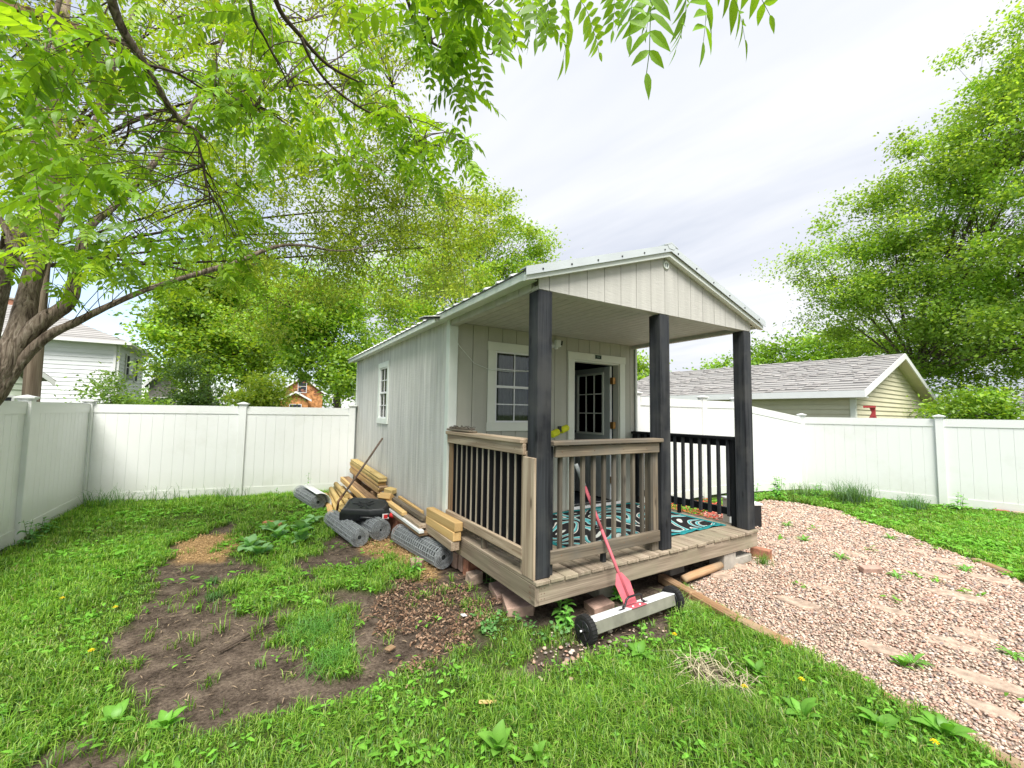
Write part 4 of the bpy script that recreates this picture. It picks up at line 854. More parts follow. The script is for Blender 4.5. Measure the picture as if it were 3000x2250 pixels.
for i, (a_, b, r) in enumerate((((-.78, 4.35, G+.05), (-.62, 6.2, G+.05), .048), ((-.66, 4.5, G+.05), (-.50, 6.4, G+.05), .048), ((-.54, 4.72, G+.052), (-.40, 6.5, G+.05), .048), ((-.42, 4.85, G+.05), (-.30, 6.5, G+.05), .045),
                                ((-.60, 4.60, G+.135), (-.50, 6.35, G+.135), .046), ((-.47, 4.85, G+.14), (-.38, 6.55, G+.135), .046), ((-.36, 4.98, G+.135), (-.28, 6.4, G+.13), .045), ((-.44, 5.05, G+.215), (-.40, 6.45, G+.21), .043), ((-.30, 4.9, G+.05), (-.22, 6.4, G+.05), .045))):
    p0, p1 = Vector(a_), Vector(b); m = MB(); m.tube([p0-Vector(p0), p1-p0], 0, 3)
    q = beam('pole', p0, p1, r*2, r*2, W_GRN if i % 3 else W_TIM, o); me = bpy.data.meshes.new('pole'); bm = bmesh.new()
    bmesh.ops.create_cone(bm, cap_ends=True, segments=16, radius1=r, radius2=r*.97, depth=(p1-p0).length); bmesh.ops.rotate(bm, verts=bm.verts, matrix=Matrix.Rotation(R(90), 3, 'X'))
    for f_ in bm.faces: f_.smooth = len(f_.verts) == 4
    bm.to_mesh(me); bm.free(); me.materials.append((W_GRN if i % 3 else W_NEW)[1]); q.data = me
# --- black jug
jg = thing('plastic_jug', 'flat black plastic jug with red cap resting on wire rolls', 'jug', (-.48, 3.5, -.12))
ja = R(-27); jr = Matrix.Rotation(ja, 3, 'Z') @ Matrix.Rotation(R(3), 3, 'Y') @ Matrix.Rotation(R(15), 3, 'X'); jc = Vector((-.50, 3.38, -.085))
def jp(u, v_, z): return jc+jr@Vector((u, v_, z))
prof = [(-.30, -.19), (.10, -.19), (.30, -.13), (.33, -.04), (.33, .06), (.26, .17), (.05, .20), (-.26, .20), (-.30, .14)]
m = MB()
def ringp(sc, z): return [jp(u*sc, v_*sc, z) for u, v_ in prof]
lv = [(.90, -.085), (1.0, -.06), (1.0, .03), (.97, .05), (.92, .075), (.86, .092), (.80, .092), (.78, .084)]
vs = []; 
for sc, z in lv: vs += ringp(sc, z)
n = len(prof); fs = [tuple(range(n))[::-1], tuple((len(lv)-1)*n+k for k in range(n))]+[(j*n+k, j*n+(k+1) % n, (j+1)*n+(k+1) % n, (j+1)*n+k) for j in range(len(lv)-1) for k in range(n)]
m.add(vs, fs); q = m.build('body', M_BLKP, jg); bv = q.modifiers.new('b', 'BEVEL'); bv.width = .008; bv.segments = 2; bv.limit_method = 'ANGLE'
for k in range(9):
    a_ = 2*math.pi*k/9+.3; l0, l1 = .03, .10+.03*math.sin(k*2.1)
    beam('moulded_ray', jp(math.cos(a_)*l0-.02, math.sin(a_)*l0, .090), jp(math.cos(a_)*l1*1.3-.02, math.sin(a_)*l1, .090), .016, .008, M_BLKP, jg, .003)
tube('neck', [jp(.30, -.10, .0), jp(.36, -.125, .01)], [.036, .03], M_BLKP, jg, 14); tube('cap', [jp(.355, -.122, .01), jp(.36, -.124, .01), jp(.41, -.145, .012), jp(.415, -.147, .012)], [.026, .034, .032, .024], M_RED, jg, 14)
box('label_plate', jp(.298, -.148, .0), (.085, .004, .07), M_PAPER, jg, (0, 0, ja+R(17)), .001); box('label_print', jp(.30, -.1515, .0), (.05, .003, .05), M_RED, jg, (0, 0, ja+R(17)), .0)
tube('grip', [jp(-.02, -.197, -.0), jp(.0, -.215, -.0), jp(.16, -.212, 0), jp(.19, -.165, 0)], .018, M_BLKP, jg, 8)
# --- bricks and stones
def slab(name, label, cat, quad, z0, z1, mat, grp=None, jit=.006):
    m = MB(); n = len(quad); top = [Vector((x_+random.uniform(-jit, jit)*.5, y_+random.uniform(-jit, jit)*.5, z1+random.uniform(-jit, jit))) for x_, y_ in quad]; cx = sum(q_[0] for q_ in quad)/n; cy = sum(q_[1] for q_ in quad)/n
    ins = [Vector((cx+(v_.x-cx)*.93, cy+(v_.y-cy)*.93, v_.z+.006)) for v_ in top]
    m.add([Vector((x_, y_, z0)) for x_, y_ in quad]+top+ins, [tuple(range(n))[::-1], tuple(range(2*n, 3*n))]+[(j*n+i, j*n+(i+1) % n, (j+1)*n+(i+1) % n, (j+1)*n+i) for j in range(2) for i in range(n)])
    return tag(m.build(name, mat), label, cat, grp)
slab('stone_slab', 'reddish stone slab half under the deck edge, the farther of two', 'stone', [(.02, .62), (.10, .92), (.42, .90), (.40, .62)], G-.03, -.345, M_STONE)
slab('stone_slab', 'flat pinkish stone slab sticking out below the deck corner', 'stone', [(-.05, .33), (.06, .61), (.30, .72), (.30, .42), (.17, .27)], G-.03, -.335, M_STONE)
for (x, y, r_, lb, rx) in ((.05, 1.60, 8, 'worn brick standing under the deck beside the wire roll end', 0), (.07, 1.47, -4, 'middle brick of the three under the deck side', 0), (.06, 1.335, 6, 'red cored brick on edge, nearest the camera under the deck side', 0)):
    o = thing('brick', lb, 'brick', (x, y, G), 'bricks supporting the deck side'); box('brick_body', (x+.08, y, G+.075), (.2, .095, .16), M_BRICK if y < 1.4 else M_STONE, o, (0, R(3), R(r_)), .006)
    if y < 1.4:
        for k in range(2): tube('core_hole', [(x+.035+k*.055, y+.005*k, G+.1565), (x+.035+k*.055, y+.005*k, G+.1585)], .016, M_DARK, o, 10)
slab('broken_stone', 'small broken tan stone beside the red brick under the deck', 'stone', [(-.02, 1.08), (.0, 1.24), (.14, 1.26), (.13, 1.10)], G-.02, G+.07, M_FLAG, jit=.02)
slab('field_stone', 'rounded brown stone behind the small weed by the wire roll', 'stone', [(-.40, 1.72), (-.38, 1.84), (-.28, 1.86), (-.24, 1.77), (-.30, 1.69)], G-.02, G+.085, M_STONE, jit=.015)
slab('stone_block', 'pale block lying on the soil behind the sweeper wheel', 'stone', [(.62, .02), (.66, .2), (.9, .22), (.88, .05)], G-.02, G+.035, M_STONE)
o = box('brick', (-1.57, 4.40, G+.03), (.26, .10, .055), plain('orange_brick', (.50, .23, .12), .9, .1, .15, 12), None, (0, R(4), R(-30)), .006); tag(o, 'lone orange brick lying in the grass near the back fence', 'brick')
o = box('brick', (3.19, .02, G+.08), (.10, .2, .16), M_BRICK, None, (0, 0, R(10)), .006); tag(o, 'dark red brick at the right corner of the deck', 'brick')
o = box('brick', (3.79, -.80, G+.075), (.21, .075, .06), M_STONE, None, (R(14), 0, R(-29)), .006); tag(o, 'brown brick standing on edge in the gravel', 'brick')
fl = [((4.405, -.389), .20, .10, 'first flagstone beyond the brick on edge in the gravel'), ((2.841, -.687), .20, .05, 'narrow grey brown flagstone left of the brick on edge'), ((2.27, -.79), .20, .09, 'pointed tan flagstone nearest the timber edging middle'), ((2.822, -1.207), .24, .07, 'long slanting flagstone in the middle of the gravel'),
      ((5.3, -.746), .20, .07, 'thin flagstone close to the far lawn edge'), ((5.157, -1.123), .22, .10, 'pale flagstone behind a green weed near the right lawn'), ((4.392, -1.089), .22, .06, 'faint flat flagstone right of the brick on edge'), ((4.793, -1.49), .20, .10, 'thick flagstone near the right edge timber'),
      ((3.871, -1.435), .24, .09, 'broad flagstone right of centre in the gravel'), ((2.948, -1.733), .14, .09, 'small triangular grey flagstone toward the right edge'), ((2.561, -1.666), .18, .08, 'rough tan flagstone left of the triangular one'), ((2.053, -1.445), .16, .08, 'flagstone beside the timber with weed leaves along it'),
      ((2.157, -1.925), .22, .08, 'long pale flagstone in the near gravel'), ((1.799, -2.002), .15, .06, 'orange tan flagstone nearest to the camera'), ((2.294, -.06), .13, .13, 'roundish grey flagstone beside the short log by the deck'), ((2.68, -.06), .18, .06, 'flat flagstone just right of the short log'), ((3.956, .247), .16, .05, 'small flat stone right of the deck corner')]
rv = Vector((CR.x, CR.y)).normalized(); fv = Vector((CF.x, CF.y)).normalized()
for (c_, a_, b, lb) in fl:
    n = random.choice((5, 6, 7)); ph = random.uniform(0, 6.28); q_ = []
    dirv = (rv*.75-fv*.66).normalized(); pv = Vector((-dirv.y, dirv.x))
    for k in range(n):
        t_ = ph+2*math.pi*k/n; rr = random.uniform(.8, 1.1); v_ = dirv*math.cos(t_)*a_*rr*1.0+pv*math.sin(t_)*b*rr*1.25; q_.append((c_[0]+v_.x, c_[1]+v_.y))
    zc = float(gz(c_[0], c_[1])); slab('flagstone', lb, 'flagstone', q_, zc-.03, zc+.010+random.uniform(0, .007), M_FLAG, 'flagstones set in the gravel', .006)
# landscape timbers
def timber(name, label, pts, w_=.09, h=.085, mat=W_TIM):
    o = thing(name, label, 'timber', (*pts[0], G))
    for i, (a_, b) in enumerate(zip(pts[:-1], pts[1:])):
        beam('timber_length', (*a_, float(gz(*a_))+h/2-.012), (*b, float(gz(*b))+h/2-.012), w_, h, mat, o, .014)
    return o
timber('landscape_timber', 'long orange brown timber edging between lawn and gravel', [(1.70, .22), (1.60, -.23), (1.51, -.70), (1.455, -1.10)]); timber('landscape_timber', 'near length of timber edging disappearing into the grass', [(1.450, -1.11), (1.42, -1.5), (1.33, -2.1), (1.2, -3.1)], h=.028)
o = thing('short_log', 'short round orange log lying beside the deck front', 'log', (2.07, .02, G)); q_ = [(1.76, .0, G+.085), (1.9, .0, G+.095), (2.2, .01, G+.10), (2.40, .02, G+.105)]
tube('log', q_, [.036, .04, .04, .036], W_TIM[0], o, 12)
timber('landscape_timber', 'tan timber edging along the right lawn by the gravel', [(5.05, -1.72), (4.68, -2.15), (4.3, -2.75)], h=.07)
timber('landscape_timber', 'short weathered timber piece between gravel and far lawn', [(5.55, -1.22), (5.2, -1.55)], h=.05)
o = thing('brick_edging', 'row of small bricks at the foot of the right fence', 'bricks', (10, -2, G))
for k in range(6): box('brick', (9.72+.065*k, -.75-.215*k, G+.03), (.10, .2, .07), M_FLAG if k % 2 else M_BRICK, o, (0, 0, R(17+random.uniform(-8, 8))), .006)
# utility box
o = thing('utility_box', 'grey metal utility box standing on mulch beyond the black railing', 'utility box', (4.55, 1.25, G))
ub = (0, 0, R(-28)); box('cabinet', (4.55, 1.18, -.22), (.20, .20, .42), M_GREYM, o, ub, .012); box('lid', (4.55, 1.18, .005), (.23, .23, .03), M_GREYM, o, ub, .008); box('latch', (4.478, 1.08, -.10), (.06, .01, .012), M_BLKP, o, ub)
o = thing('plant_pot', 'square black planter beside the grey utility box', 'planter', (4.72, .98, G)); pr_ = (0, 0, R(-28))
box('pot', (4.76, .98, -.24), (.18, .18, .34), M_BLKP, o, pr_, .01); box('pot_rim', (4.76, .98, -.06), (.21, .21, .03), M_PAPER, o, pr_, .005)
# red feeder beyond the fence
o = thing('bird_feeder', 'small dark red wooden feeder bracket showing above the right fence', 'feeder', polar(71.8, 12.0, 1.2))
c_ = polar(71.75, 12.0, 1.53); rd = Vector((math.cos(R(71.7)), -math.sin(R(71.7)), 0))
box('roof_board', c_, (.21, .10, .045), M_BARN, o, (0, 0, R(-71.7))); U_ = Vector((0, 0, 1)); prism('side_board', [c_+rd*.10-U_*.024, c_+rd*.10-U_*.26, c_-rd*.02-U_*.26, c_+rd*.035-U_*.12, c_+rd*.0-U_*.024], (.05, .02, 0), M_BARN, o)
bb('stake', c_.x+rd.x*.085-.02, c_.x+rd.x*.085+.02, c_.y+rd.y*.085-.02, c_.y+rd.y*.085+.02, G, 1.33, M_BARN, o)
# porch contents: rug
def rugmat():
    m, t, p = base('patterned_rug', .95, .05); v = coords(t, (1, 1, 1), rnd=False)
    nn_ = noise(t, v, 1.0, .6, .4, 1.6); fr = M('FRACT', M('MULTIPLY', nn_, 7.5, tree=t), tree=t)
    c = ramp(t, fr, [(0, (.022, .022, .024)), (.40, (.03, .028, .03)), (.43, (.62, .64, .60)), (.50, (.66, .67, .62)), (.53, (.05, .05, .05)), (.58, (.06, .06, .06)), (.61, (.10, .40, .42)), (.8, (.16, .50, .52)), (.86, (.60, .66, .64)), (.9, (.03, .03, .03))])
    for e_ in t.nodes: 
        if e_.bl_idname == 'ShaderNodeValToRGB': e_.color_ramp.interpolation = 'LINEAR'
    f = noise(t, v, 160, 2); c = mixc(t, .35, c, ramp(t, f, [(.35, (.02, .02, .02)), (.65, (.5, .5, .5))]), 'SOFT_LIGHT')
    t.links.new(c, p.inputs['Base Color']); bump(t, p, f, .6, .004); return m
rg = thing('area_rug', 'teal, black and white swirl patterned rug on the porch deck', 'rug', (1.9, 1.1, .005))
rx0, rx1, ry0, ry1 = .66, 2.90, .26, 1.69
def ruggrid(name, x0, x1, y0, y1, mat, dz=0, nxy=(40, 26)):
    nx, ny = nxy; m = MB()
    for j in range(ny+1):
        for i in range(nx+1):
            x_ = x0+(x1-x0)*i/nx; y_ = y0+(y1-y0)*j/ny; e_ = min(1, (y_-ry0)/.12) ; z = .008+dz+(1-e_)*.010*(1+math.sin(x_*17)+.6*math.sin(x_*41))*.8+.0015*math.sin(x_*9+y_*7)
            m.v.append((x_, y_+(.008*math.sin(x_*8) if j == 0 else 0), z))
    m.f = [(j*(nx+1)+i, j*(nx+1)+i+1, (j+1)*(nx+1)+i+1, (j+1)*(nx+1)+i) for j in range(ny) for i in range(nx)]
    q = m.build(name, mat, rg, True); s_ = q.modifiers.new('s', 'SOLIDIFY'); s_.thickness = .006; return q
ruggrid('rug_field', rx0+.06, rx1-.06, ry0+.06, ry1-.06, rugmat())
ruggrid('rug_border', rx0, rx1, ry0, ry0+.06, M_TEAL, 0, (60, 3)); ruggrid('rug_border', rx0, rx1, ry1-.06, ry1, M_TEAL, 0, (60, 2)); ruggrid('rug_border', rx0, rx0+.06, ry0+.06, ry1-.06, M_TEAL, 0, (2, 30)); ruggrid('rug_border', rx1-.06, rx1, ry0+.06, ry1-.06, M_TEAL, 0, (2, 30))
# folded black wire crate behind the left rail
o = thing('folded_wire_crate', 'folded black wire crate standing behind the left porch railing', 'crate', (.2, .9, 0))
m = MB()
for q in range(2):
    x_ = .13+.05*q; y0, y1, z0, z1 = .66+.04*q, 1.52, .02, .74+.03*q
    for k in range(24): y = y0+(y1-y0)*k/23; m.tube([(x_, y, z0), (x_+.05, y, z1)], .0028, 4, False)
    for k in range(6): zz_ = z0+(z1-z0)*k/5; m.tube([(x_+.05*k/5, y0, zz_), (x_+.05*k/5, y1, zz_)], .004, 4, False)
m.build('wire_panels', M_BLKP, o)['kind'] = 'stuff'
bb('red_latch', .118, .13, .80, .815, .12, .42, M_RED, o)
tag(bb('gift_tag', .115, .12, .735, .80, .74, .84, M_PAPER), 'small white tag hanging behind the left porch balusters', 'tag')
tag(box('teal_bin', (.46, 1.16, .10), (.30, .26, .19), M_TEAL, None, (0, 0, R(12)), .02), 'low teal bin standing on the deck behind the left railing', 'bin')
o = thing('wood_scrap', 'weathered driftwood scrap with twigs on the left railing top', 'wood scrap', (.03, 1.5, 1.07))
beam('scrap_board', (.02, 1.16, 1.083), (.0, 1.70, 1.086), .10, .022, W_GREY, o, .008, .08); beam('scrap_board', (.05, 1.22, 1.105), (-.01, 1.66, 1.108), .05, .018, W_GREY, o, .006, -.1)
m = MB()
for k in range(14):
    a_ = Vector((random.uniform(-.03, .06), random.uniform(1.2, 1.7), 1.112)); d_ = Vector((random.gauss(0, .06), random.gauss(0, .1), random.uniform(.0, .02))); m.tube([a_, a_+d_*.5+Vector((0, 0, .012)), a_+d_], .003, 4)
m.build('twigs', M_BARK2, o)['kind'] = 'stuff'
tag(tube('fallen_stick', [(-2.03, .90, G+.008), (-1.85, 1.04, G+.012), (-1.72, 1.15, G+.01)], [.007, .008, .006], M_BARK2), 'dark fallen stick lying on the bare soil', 'stick')
tag(box('wood_chip', (-.70, -.54, G+.05), (.10, .025, .008), M_PAPER if False else W_NEW, None, (.1, .05, R(-25))), 'pale wood chip lying on the lawn in front', 'wood chip')
tag(box('white_scrap', (-.36, .50, G+.03), (.05, .035, .012), M_WHITE, None, (.2, .3, .4), .004), 'small white scrap at the edge of the ivy patch', 'litter')
tag(box('bark_piece', (-1.0, .35, G+.012), (.07, .05, .015), W_BRN, None, (.1, .1, .6), .004), 'flat brown bark piece on the soil left of the litter', 'bark')
# ================================================================== BUILDINGS BEYOND
def lap(par, a, b, z0, z1, ex, mat, name='siding_board', topf=None, out_=None):
    """lap siding courses between a and b (xy), each course one board, tilted out at its foot"""
    a = Vector((*a, 0)); b = Vector((*b, 0)); d = (b-a).normalized(); n = Vector((d.y, -d.x, 0))*(out_ or 1); z = z0
    while z < z1-.01:
        zt = min(z+ex, z1); s0, s1 = 0, (b-a).length
        if topf:
            s0, s1 = topf(z)
            if s1-s0 < .1: break
        m = MB(); p0, p1 = a+d*s0, a+d*s1
        if topf: t0, t1 = topf(zt); q0, q1 = a+d*t0, a+d*max(t1, t0+.02)
        else: q0, q1 = p0, p1
        U = Vector((0, 0, 1)); m.add([p0+n*.03+U*z, p1+n*.03+U*z, q1+n*.004+U*zt, q0+n*.004+U*zt, p0-n*.01+U*z, p1-n*.01+U*z, q1-n*.01+U*zt, q0-n*.01+U*zt], [(0, 1, 2, 3), (4, 7, 6, 5), (0, 4, 5, 1), (3, 2, 6, 7), (0, 3, 7, 4), (1, 5, 6, 2)]); m.build(name, mat, par); z = zt
def win(par, c, n, w_, h, mat=M_WHITE, dark=M_GLASS):
    """window on a wall: c centre on wall, n outward normal"""
    c = Vector(c); n = Vector(n).normalized(); s = Vector((-n.y, n.x, 0)); rot = (0, 0, math.atan2(s.y, s.x)); wp = part('window', par, c)
    box('pane', c+n*.02, (w_, .03, h), M_DARK, wp, rot, 0)
    for dx in (-1, 1): box('frame', c+s*dx*(w_/2+.03)+n*.035, (.06, .05, h+.12), mat, wp, rot, 0)
    for dz in (-1, 1): box('frame', c+Vector((0, 0, dz*(h/2+.03)))+n*.035, (w_, .05, .06), mat, wp, rot, 0)
    box('meeting_rail', c+n*.04, (w_, .03, .04), mat, wp, rot, 0)
def roofplane(par, e0, e1, r1, r0, courses, mat, name='shingle_course', th=.03):
    """shingle courses as slightly lapped strips from eave e0-e1 up to ridge r0-r1"""
    e0, e1, r0, r1 = map(Vector, (e0, e1, r0, r1)); nrm = (e1-e0).cross(r0-e0).normalized()
    if nrm.z < 0: nrm = -nrm
    for k in range(courses):
        t0, t1 = k/courses, (k+1)/courses+.1/courses
        a_, b, c, d = e0.lerp(r0, t0), e1.lerp(r1, t0), e1.lerp(r1, min(1, t1)), e0.lerp(r0, min(1, t1))
        if (b-a_).length < .05 and (c-d).length < .05: continue
        m = MB(); u = nrm*th; l_ = nrm*.004; m.add([a_, b, c, d, a_+u, b+u, c+l_, d+l_], [(0, 3, 2, 1), (4, 5, 6, 7), (0, 1, 5, 4), (2, 3, 7, 6), (0, 4, 7, 3), (1, 2, 6, 5)]); m.build(name, mat, par)
# --- garage behind the right fence
gl = (polar(71.36, 13.0, 0)).xy; gr = polar(76.68, 20.2, 0).xy
gd = (gr-gl).normalized(); gn = Vector((gd.y, -gd.x)); gb = -gn           # gb: along the ridge, away to the left
if gb.y < 0: gb, gn = -gb, -gn
Wg = (gr-gl).length; GL = 8.4
ga = thing('garage', 'tan sided garage with long grey shingled roof behind the fence', 'garage', (gl.x, gl.y, -.5))
zE, zR = 1.93, 1.93+Wg/2*.335; ov = .32
def g3(u, v_, z): q_ = gl+gd*u+gb*v_; return Vector((q_.x, q_.y, z))
NC = 17
roofplane(ga, g3(0, 0, zE), g3(0, GL, zE), g3(Wg/2, GL, zR), g3(Wg/2, 0, zR), NC, M_SHINGLE); roofplane(ga, g3(Wg, 0, zE), g3(Wg, GL, zE), g3(Wg/2, GL, zR), g3(Wg/2, 0, zR), 6, M_SHINGLE)
# shingle tabs standing proud so that the courses break up
m = MB(); sdir = (g3(Wg/2, 0, zR)-g3(0, 0, zE)); sl_ = sdir.length; sdir.normalize(); yd = Vector((gb.x, gb.y, 0)); nn = sdir.cross(yd); nn = nn if nn.z > 0 else -nn
for k in range(NC):
    y = random.uniform(0, .3)
    while y < GL-.4:
        l_ = random.uniform(.12, .35)
        if random.random() < .5:
            c = g3(0, 0, zE)+sdir*(sl_*(k+.0)/NC)+yd*y+nn*.031; m.add([c, c+yd*l_, c+yd*l_+sdir*sl_/NC*.8-nn*.012, c+sdir*sl_/NC*.8-nn*.012, c+nn*.014, c+yd*l_+nn*.014, c+yd*l_+sdir*sl_/NC*.8, c+sdir*sl_/NC*.8], [(0, 1, 5, 4), (4, 5, 6, 7), (0, 4, 7, 3), (1, 2, 6, 5)])
        y += l_+random.uniform(.05, .25)
m.build('shingle_tabs', plain('shingle_tab_grey', (.35, .33, .32), .9, .1, .3, 2.2), ga)['kind'] = 'stuff'
lap(ga, g3(ov, 0+ov, 0).xy, g3(ov, GL-ov, 0).xy, -.5, zE-.08, .125, M_TAN, out_=-1)
wg = Wg-2*ov; zt_ = zE+.02; rise = (zR-zE)/(Wg/2)
def tf(z):
    if z < zt_: return 0, wg
    k = (z-zt_)/rise; return k, wg-k
q0, q1 = g3(ov, ov, 0).xy, g3(Wg-ov, ov, 0).xy
lap(ga, q0, q1, -.5, zR-.12, .125, M_TAN, topf=tf, out_=1)
core = MB(); core.prism([g3(ov+.04, ov+.06, -.5), g3(Wg-ov-.04, ov+.06, -.5), g3(Wg-ov-.04, ov+.06, zE-.02), g3(Wg/2, ov+.06, zR-.14), g3(ov+.04, ov+.06, zE-.02)], (gb.x*(GL-2*ov), gb.y*(GL-2*ov), 0)); core.build('wall_core', M_TAN, ga)
def brd(name, p0, p1, drop, th, mat, off=0):
    p0, p1 = Vector(p0), Vector(p1); n = Vector((gn.x, gn.y, 0))
    m = MB(); m.add([p0, p1, p1-Vector((0, 0, drop)), p0-Vector((0, 0, drop)), p0+n*th, p1+n*th, p1+n*th-Vector((0, 0, drop)), p0+n*th-Vector((0, 0, drop))], [(0, 3, 2, 1), (4, 5, 6, 7), (0, 1, 5, 4), (3, 7, 6, 2), (0, 4, 7, 3), (1, 2, 6, 5)]); m.build(name, mat, ga)
for s in (0, 1):
    e_ = g3(0 if s == 0 else Wg, 0, zE-.0); brd('rake_board', e_, g3(Wg/2, 0, zR), .15, .03, M_WHITE); e2 = g3(0 if s == 0 else Wg, 0, zE-.11)
    m = MB(); a_, b, c, d = e2, g3(Wg/2, 0, zR-.11), g3(Wg/2, ov+.05, zR-.11), g3(0 if s == 0 else Wg, ov+.05, zE-.11); m.add([a_, b, c, d]+[q_+Vector((0, 0, .02)) for q_ in (a_, b, c, d)], [(0, 3, 2, 1), (4, 5, 6, 7), (0, 1, 5, 4), (2, 3, 7, 6)]); m.build('rake_soffit', M_TAN, ga)
m = MB(); m.prism([g3(0, -.03, zE+.012), g3(-.03, -.03, zE+.012), g3(-.03, -.03, zE-.15), g3(0, -.03, zE-.15)], (gb.x*GL, gb.y*GL, 0)); m.build('fascia', M_WHITE, ga)
m = MB(); m.prism([g3(0, 0, zE-.15), g3(ov, 0, zE-.15), g3(ov, 0, zE-.13), g3(0, 0, zE-.13)], (gb.x*GL, gb.y*GL, 0)); m.build('eave_soffit', M_WHITE, ga)
for (u, v_) in ((ov, ov), (Wg-ov, ov)):
    c = g3(u, v_-.02, .7); box('corner_post', c, (.11, .11, 2.4), M_TRIMW, ga, (0, 0, math.atan2(gd.y, gd.x)))
# --- white two-storey house on the left
wh = thing('white_house', 'white two storey house with grey hip roof beyond the left fence', 'house', (-12, 29, G))
hx0, hx1, hy0, hy1, hz = -17.0, -7.95, 26.7, 32.5, 4.6
lap(wh, (hx0, hy0), (hx1, hy0), G, hz, .21, M_WSID); lap(wh, (hx1, hy0), (hx1, hy1), G, hz, .21, M_WSID)
bb('wall_core', hx0, hx1-.02, hy0+.02, hy1, G, hz, M_WSID, wh)
e = .5; rz0 = hz+.05; ry = (hy0+hy1)/2; rx1_, rx0_ = -12.0, -13.6; rzt = 6.55
roofplane(wh, (hx0-e, hy0-e, rz0), (hx1+e, hy0-e, rz0), (rx1_, ry, rzt), (rx0_, ry, rzt), 16, M_SHINGLE); roofplane(wh, (hx1+e, hy0-e, rz0), (hx1+e, hy1+e, rz0), (rx1_, ry, rzt), (rx1_, ry, rzt), 16, M_SHINGLE)
bb('gutter', hx0-e, hx1+e+.08, hy0-e-.1, hy0-e, rz0-.14, rz0+.01, M_WHITE, wh); bb('gutter', hx1+e, hx1+e+.1, hy0-e+.001, hy1+e, rz0-.14, rz0+.01, M_WHITE, wh); bb('soffit', hx0-e, hx1+e, hy0-e, hy1+e, rz0-.12, rz0-.06, M_WHITE, wh)
bb('downspout', hx1-.18, hx1-.08, hy0-.12, hy0-.035, G, rz0-.15, M_WHITE, wh); bb('corner_trim', hx1-.02, hx1+.04, hy0-.04, hy0+.06, G, hz, M_WHITE, wh)
for y in (28.3, 30.4): win(wh, (hx1+.03, y, 3.5), (1, 0, 0), .62, 1.3)
box('air_conditioner', (hx1+.2, 28.3, 2.95), (.35, .5, .3), M_GREYM, wh)
win(wh, (-11.3, hy0-.03, 1.2), (0, -1, 0), .8, 1.2); ch = part('chimney', wh, (-12.9, 30.5, 6.6)); bb('stack', -13.3, -12.6, 30.2, 30.8, 5.6, 6.95, M_BRICK, ch); bb('chimney_cap', -13.35, -12.55, 30.15, 30.85, 6.951, 7.05, M_CONC, ch)
m = MB(); m.prism([(hx1, 33.4, 4.3), (hx1+.9, 33.4, 4.05), (hx1+.9, 33.4, 3.9), (hx1, 33.4, 4.1)], (0, 2, 0)); m.build('rear_porch_roof', M_WHITE, wh)
# --- pale green garage, far left
g2 = thing('pale_green_garage', 'pale green lap sided garage gable behind the big tree trunk', 'garage', (-9, 18, G))
c0 = polar(-16.1, 21, 0); c1 = polar(-23.5, 20, 0); dd = (c1-c0).normalized(); 
lap(g2, (c1+(-dd)*0).xy, (c0+dd*.6).xy, G, 2.1, .2, M_GSID)
apx = c0.lerp(c1, .5); bk = Vector((-dd.y, dd.x, 0)); bk = bk if bk.y > 0 else -bk
m = MB(); m.prism([c1+Vector((0, 0, 2.1)), c0+dd*.6+Vector((0, 0, 2.1)), apx+Vector((0, 0, 3.1))], bk*.1); m.build('gable', M_GSID, g2)
for q_, sg in ((c0, 1), (c1, -1)):
    m = MB(); a_ = apx+Vector((0, 0, 3.28))-bk*.35; b = q_-dd*.4*sg*-1*0+Vector((0, 0, 2.12))-bk*.35; m.add([a_, b, b-Vector((0, 0, .16)), a_-Vector((0, 0, .16))]+[v_+bk*.04 for v_ in (a_, b, b-Vector((0, 0, .16)), a_-Vector((0, 0, .16)))], [(0, 3, 2, 1), (4, 5, 6, 7), (0, 1, 5, 4), (3, 7, 6, 2)]); m.build('rake_board', M_WHITE, g2)
    roofplane(g2, b, b+bk*6, a_+bk*6, a_, 8, M_SHINGLE)
win(g2, (c0.lerp(c1, .45)-bk*.03+Vector((0, 0, 1.2))), -bk, .8, .7)
# --- brick house
bh = thing('brick_house', 'orange brick house with gabled porch above the back fence', 'house', polar(5, 60, G))
def gable(par, az0, az1, d, zE_, zR_, mat, dep=6, trim=M_WHITE, roofm=M_SHINGLE2, ovh=.35, name='gable_wall'):
    a_, b = polar(az0, d, 0), polar(az1, d, 0); v_ = (b-a_).normalized(); bk_ = Vector((-v_.y, v_.x, 0)); c = a_.lerp(b, .5); U = Vector((0, 0, 1))
    m = MB(); i0, i1 = a_+v_*ovh, b-v_*ovh; rs = (zR_-zE_)/((b-a_).length/2)
    m.prism([i0+U*G, i1+U*G, i1+U*(zE_+ovh*rs-.1), c+U*(zR_-.1), i0+U*(zE_+ovh*rs-.1)], bk_*dep); m.build(name, mat, par)
    for e_ in (a_, b):
        roofplane(par, e_+U*zE_-bk_*ovh, e_+U*zE_+bk_*dep, c+U*zR_+bk_*dep, c+U*zR_-bk_*ovh, 10, roofm)
        m = MB(); q_ = [e_+U*zE_-bk_*(ovh+.02), c+U*zR_-bk_*(ovh+.02), c+U*(zR_-.22)-bk_*(ovh+.02), e_+U*(zE_-.22)-bk_*(ovh+.02)]; m.prism(q_, bk_*.06); m.build('rake_board', trim, par)
    return c, -bk_
MBR = plain('orange_brickwork', (.50, .24, .10), .9, .1, .45, 3.5)
c, nb = gable(bh, 2.5, 7.75, 60, 3.5, 5.65, MBR, 9); win(bh, c+nb*.02+Vector((0, 0, 4.3)), nb, .9, 1.5)
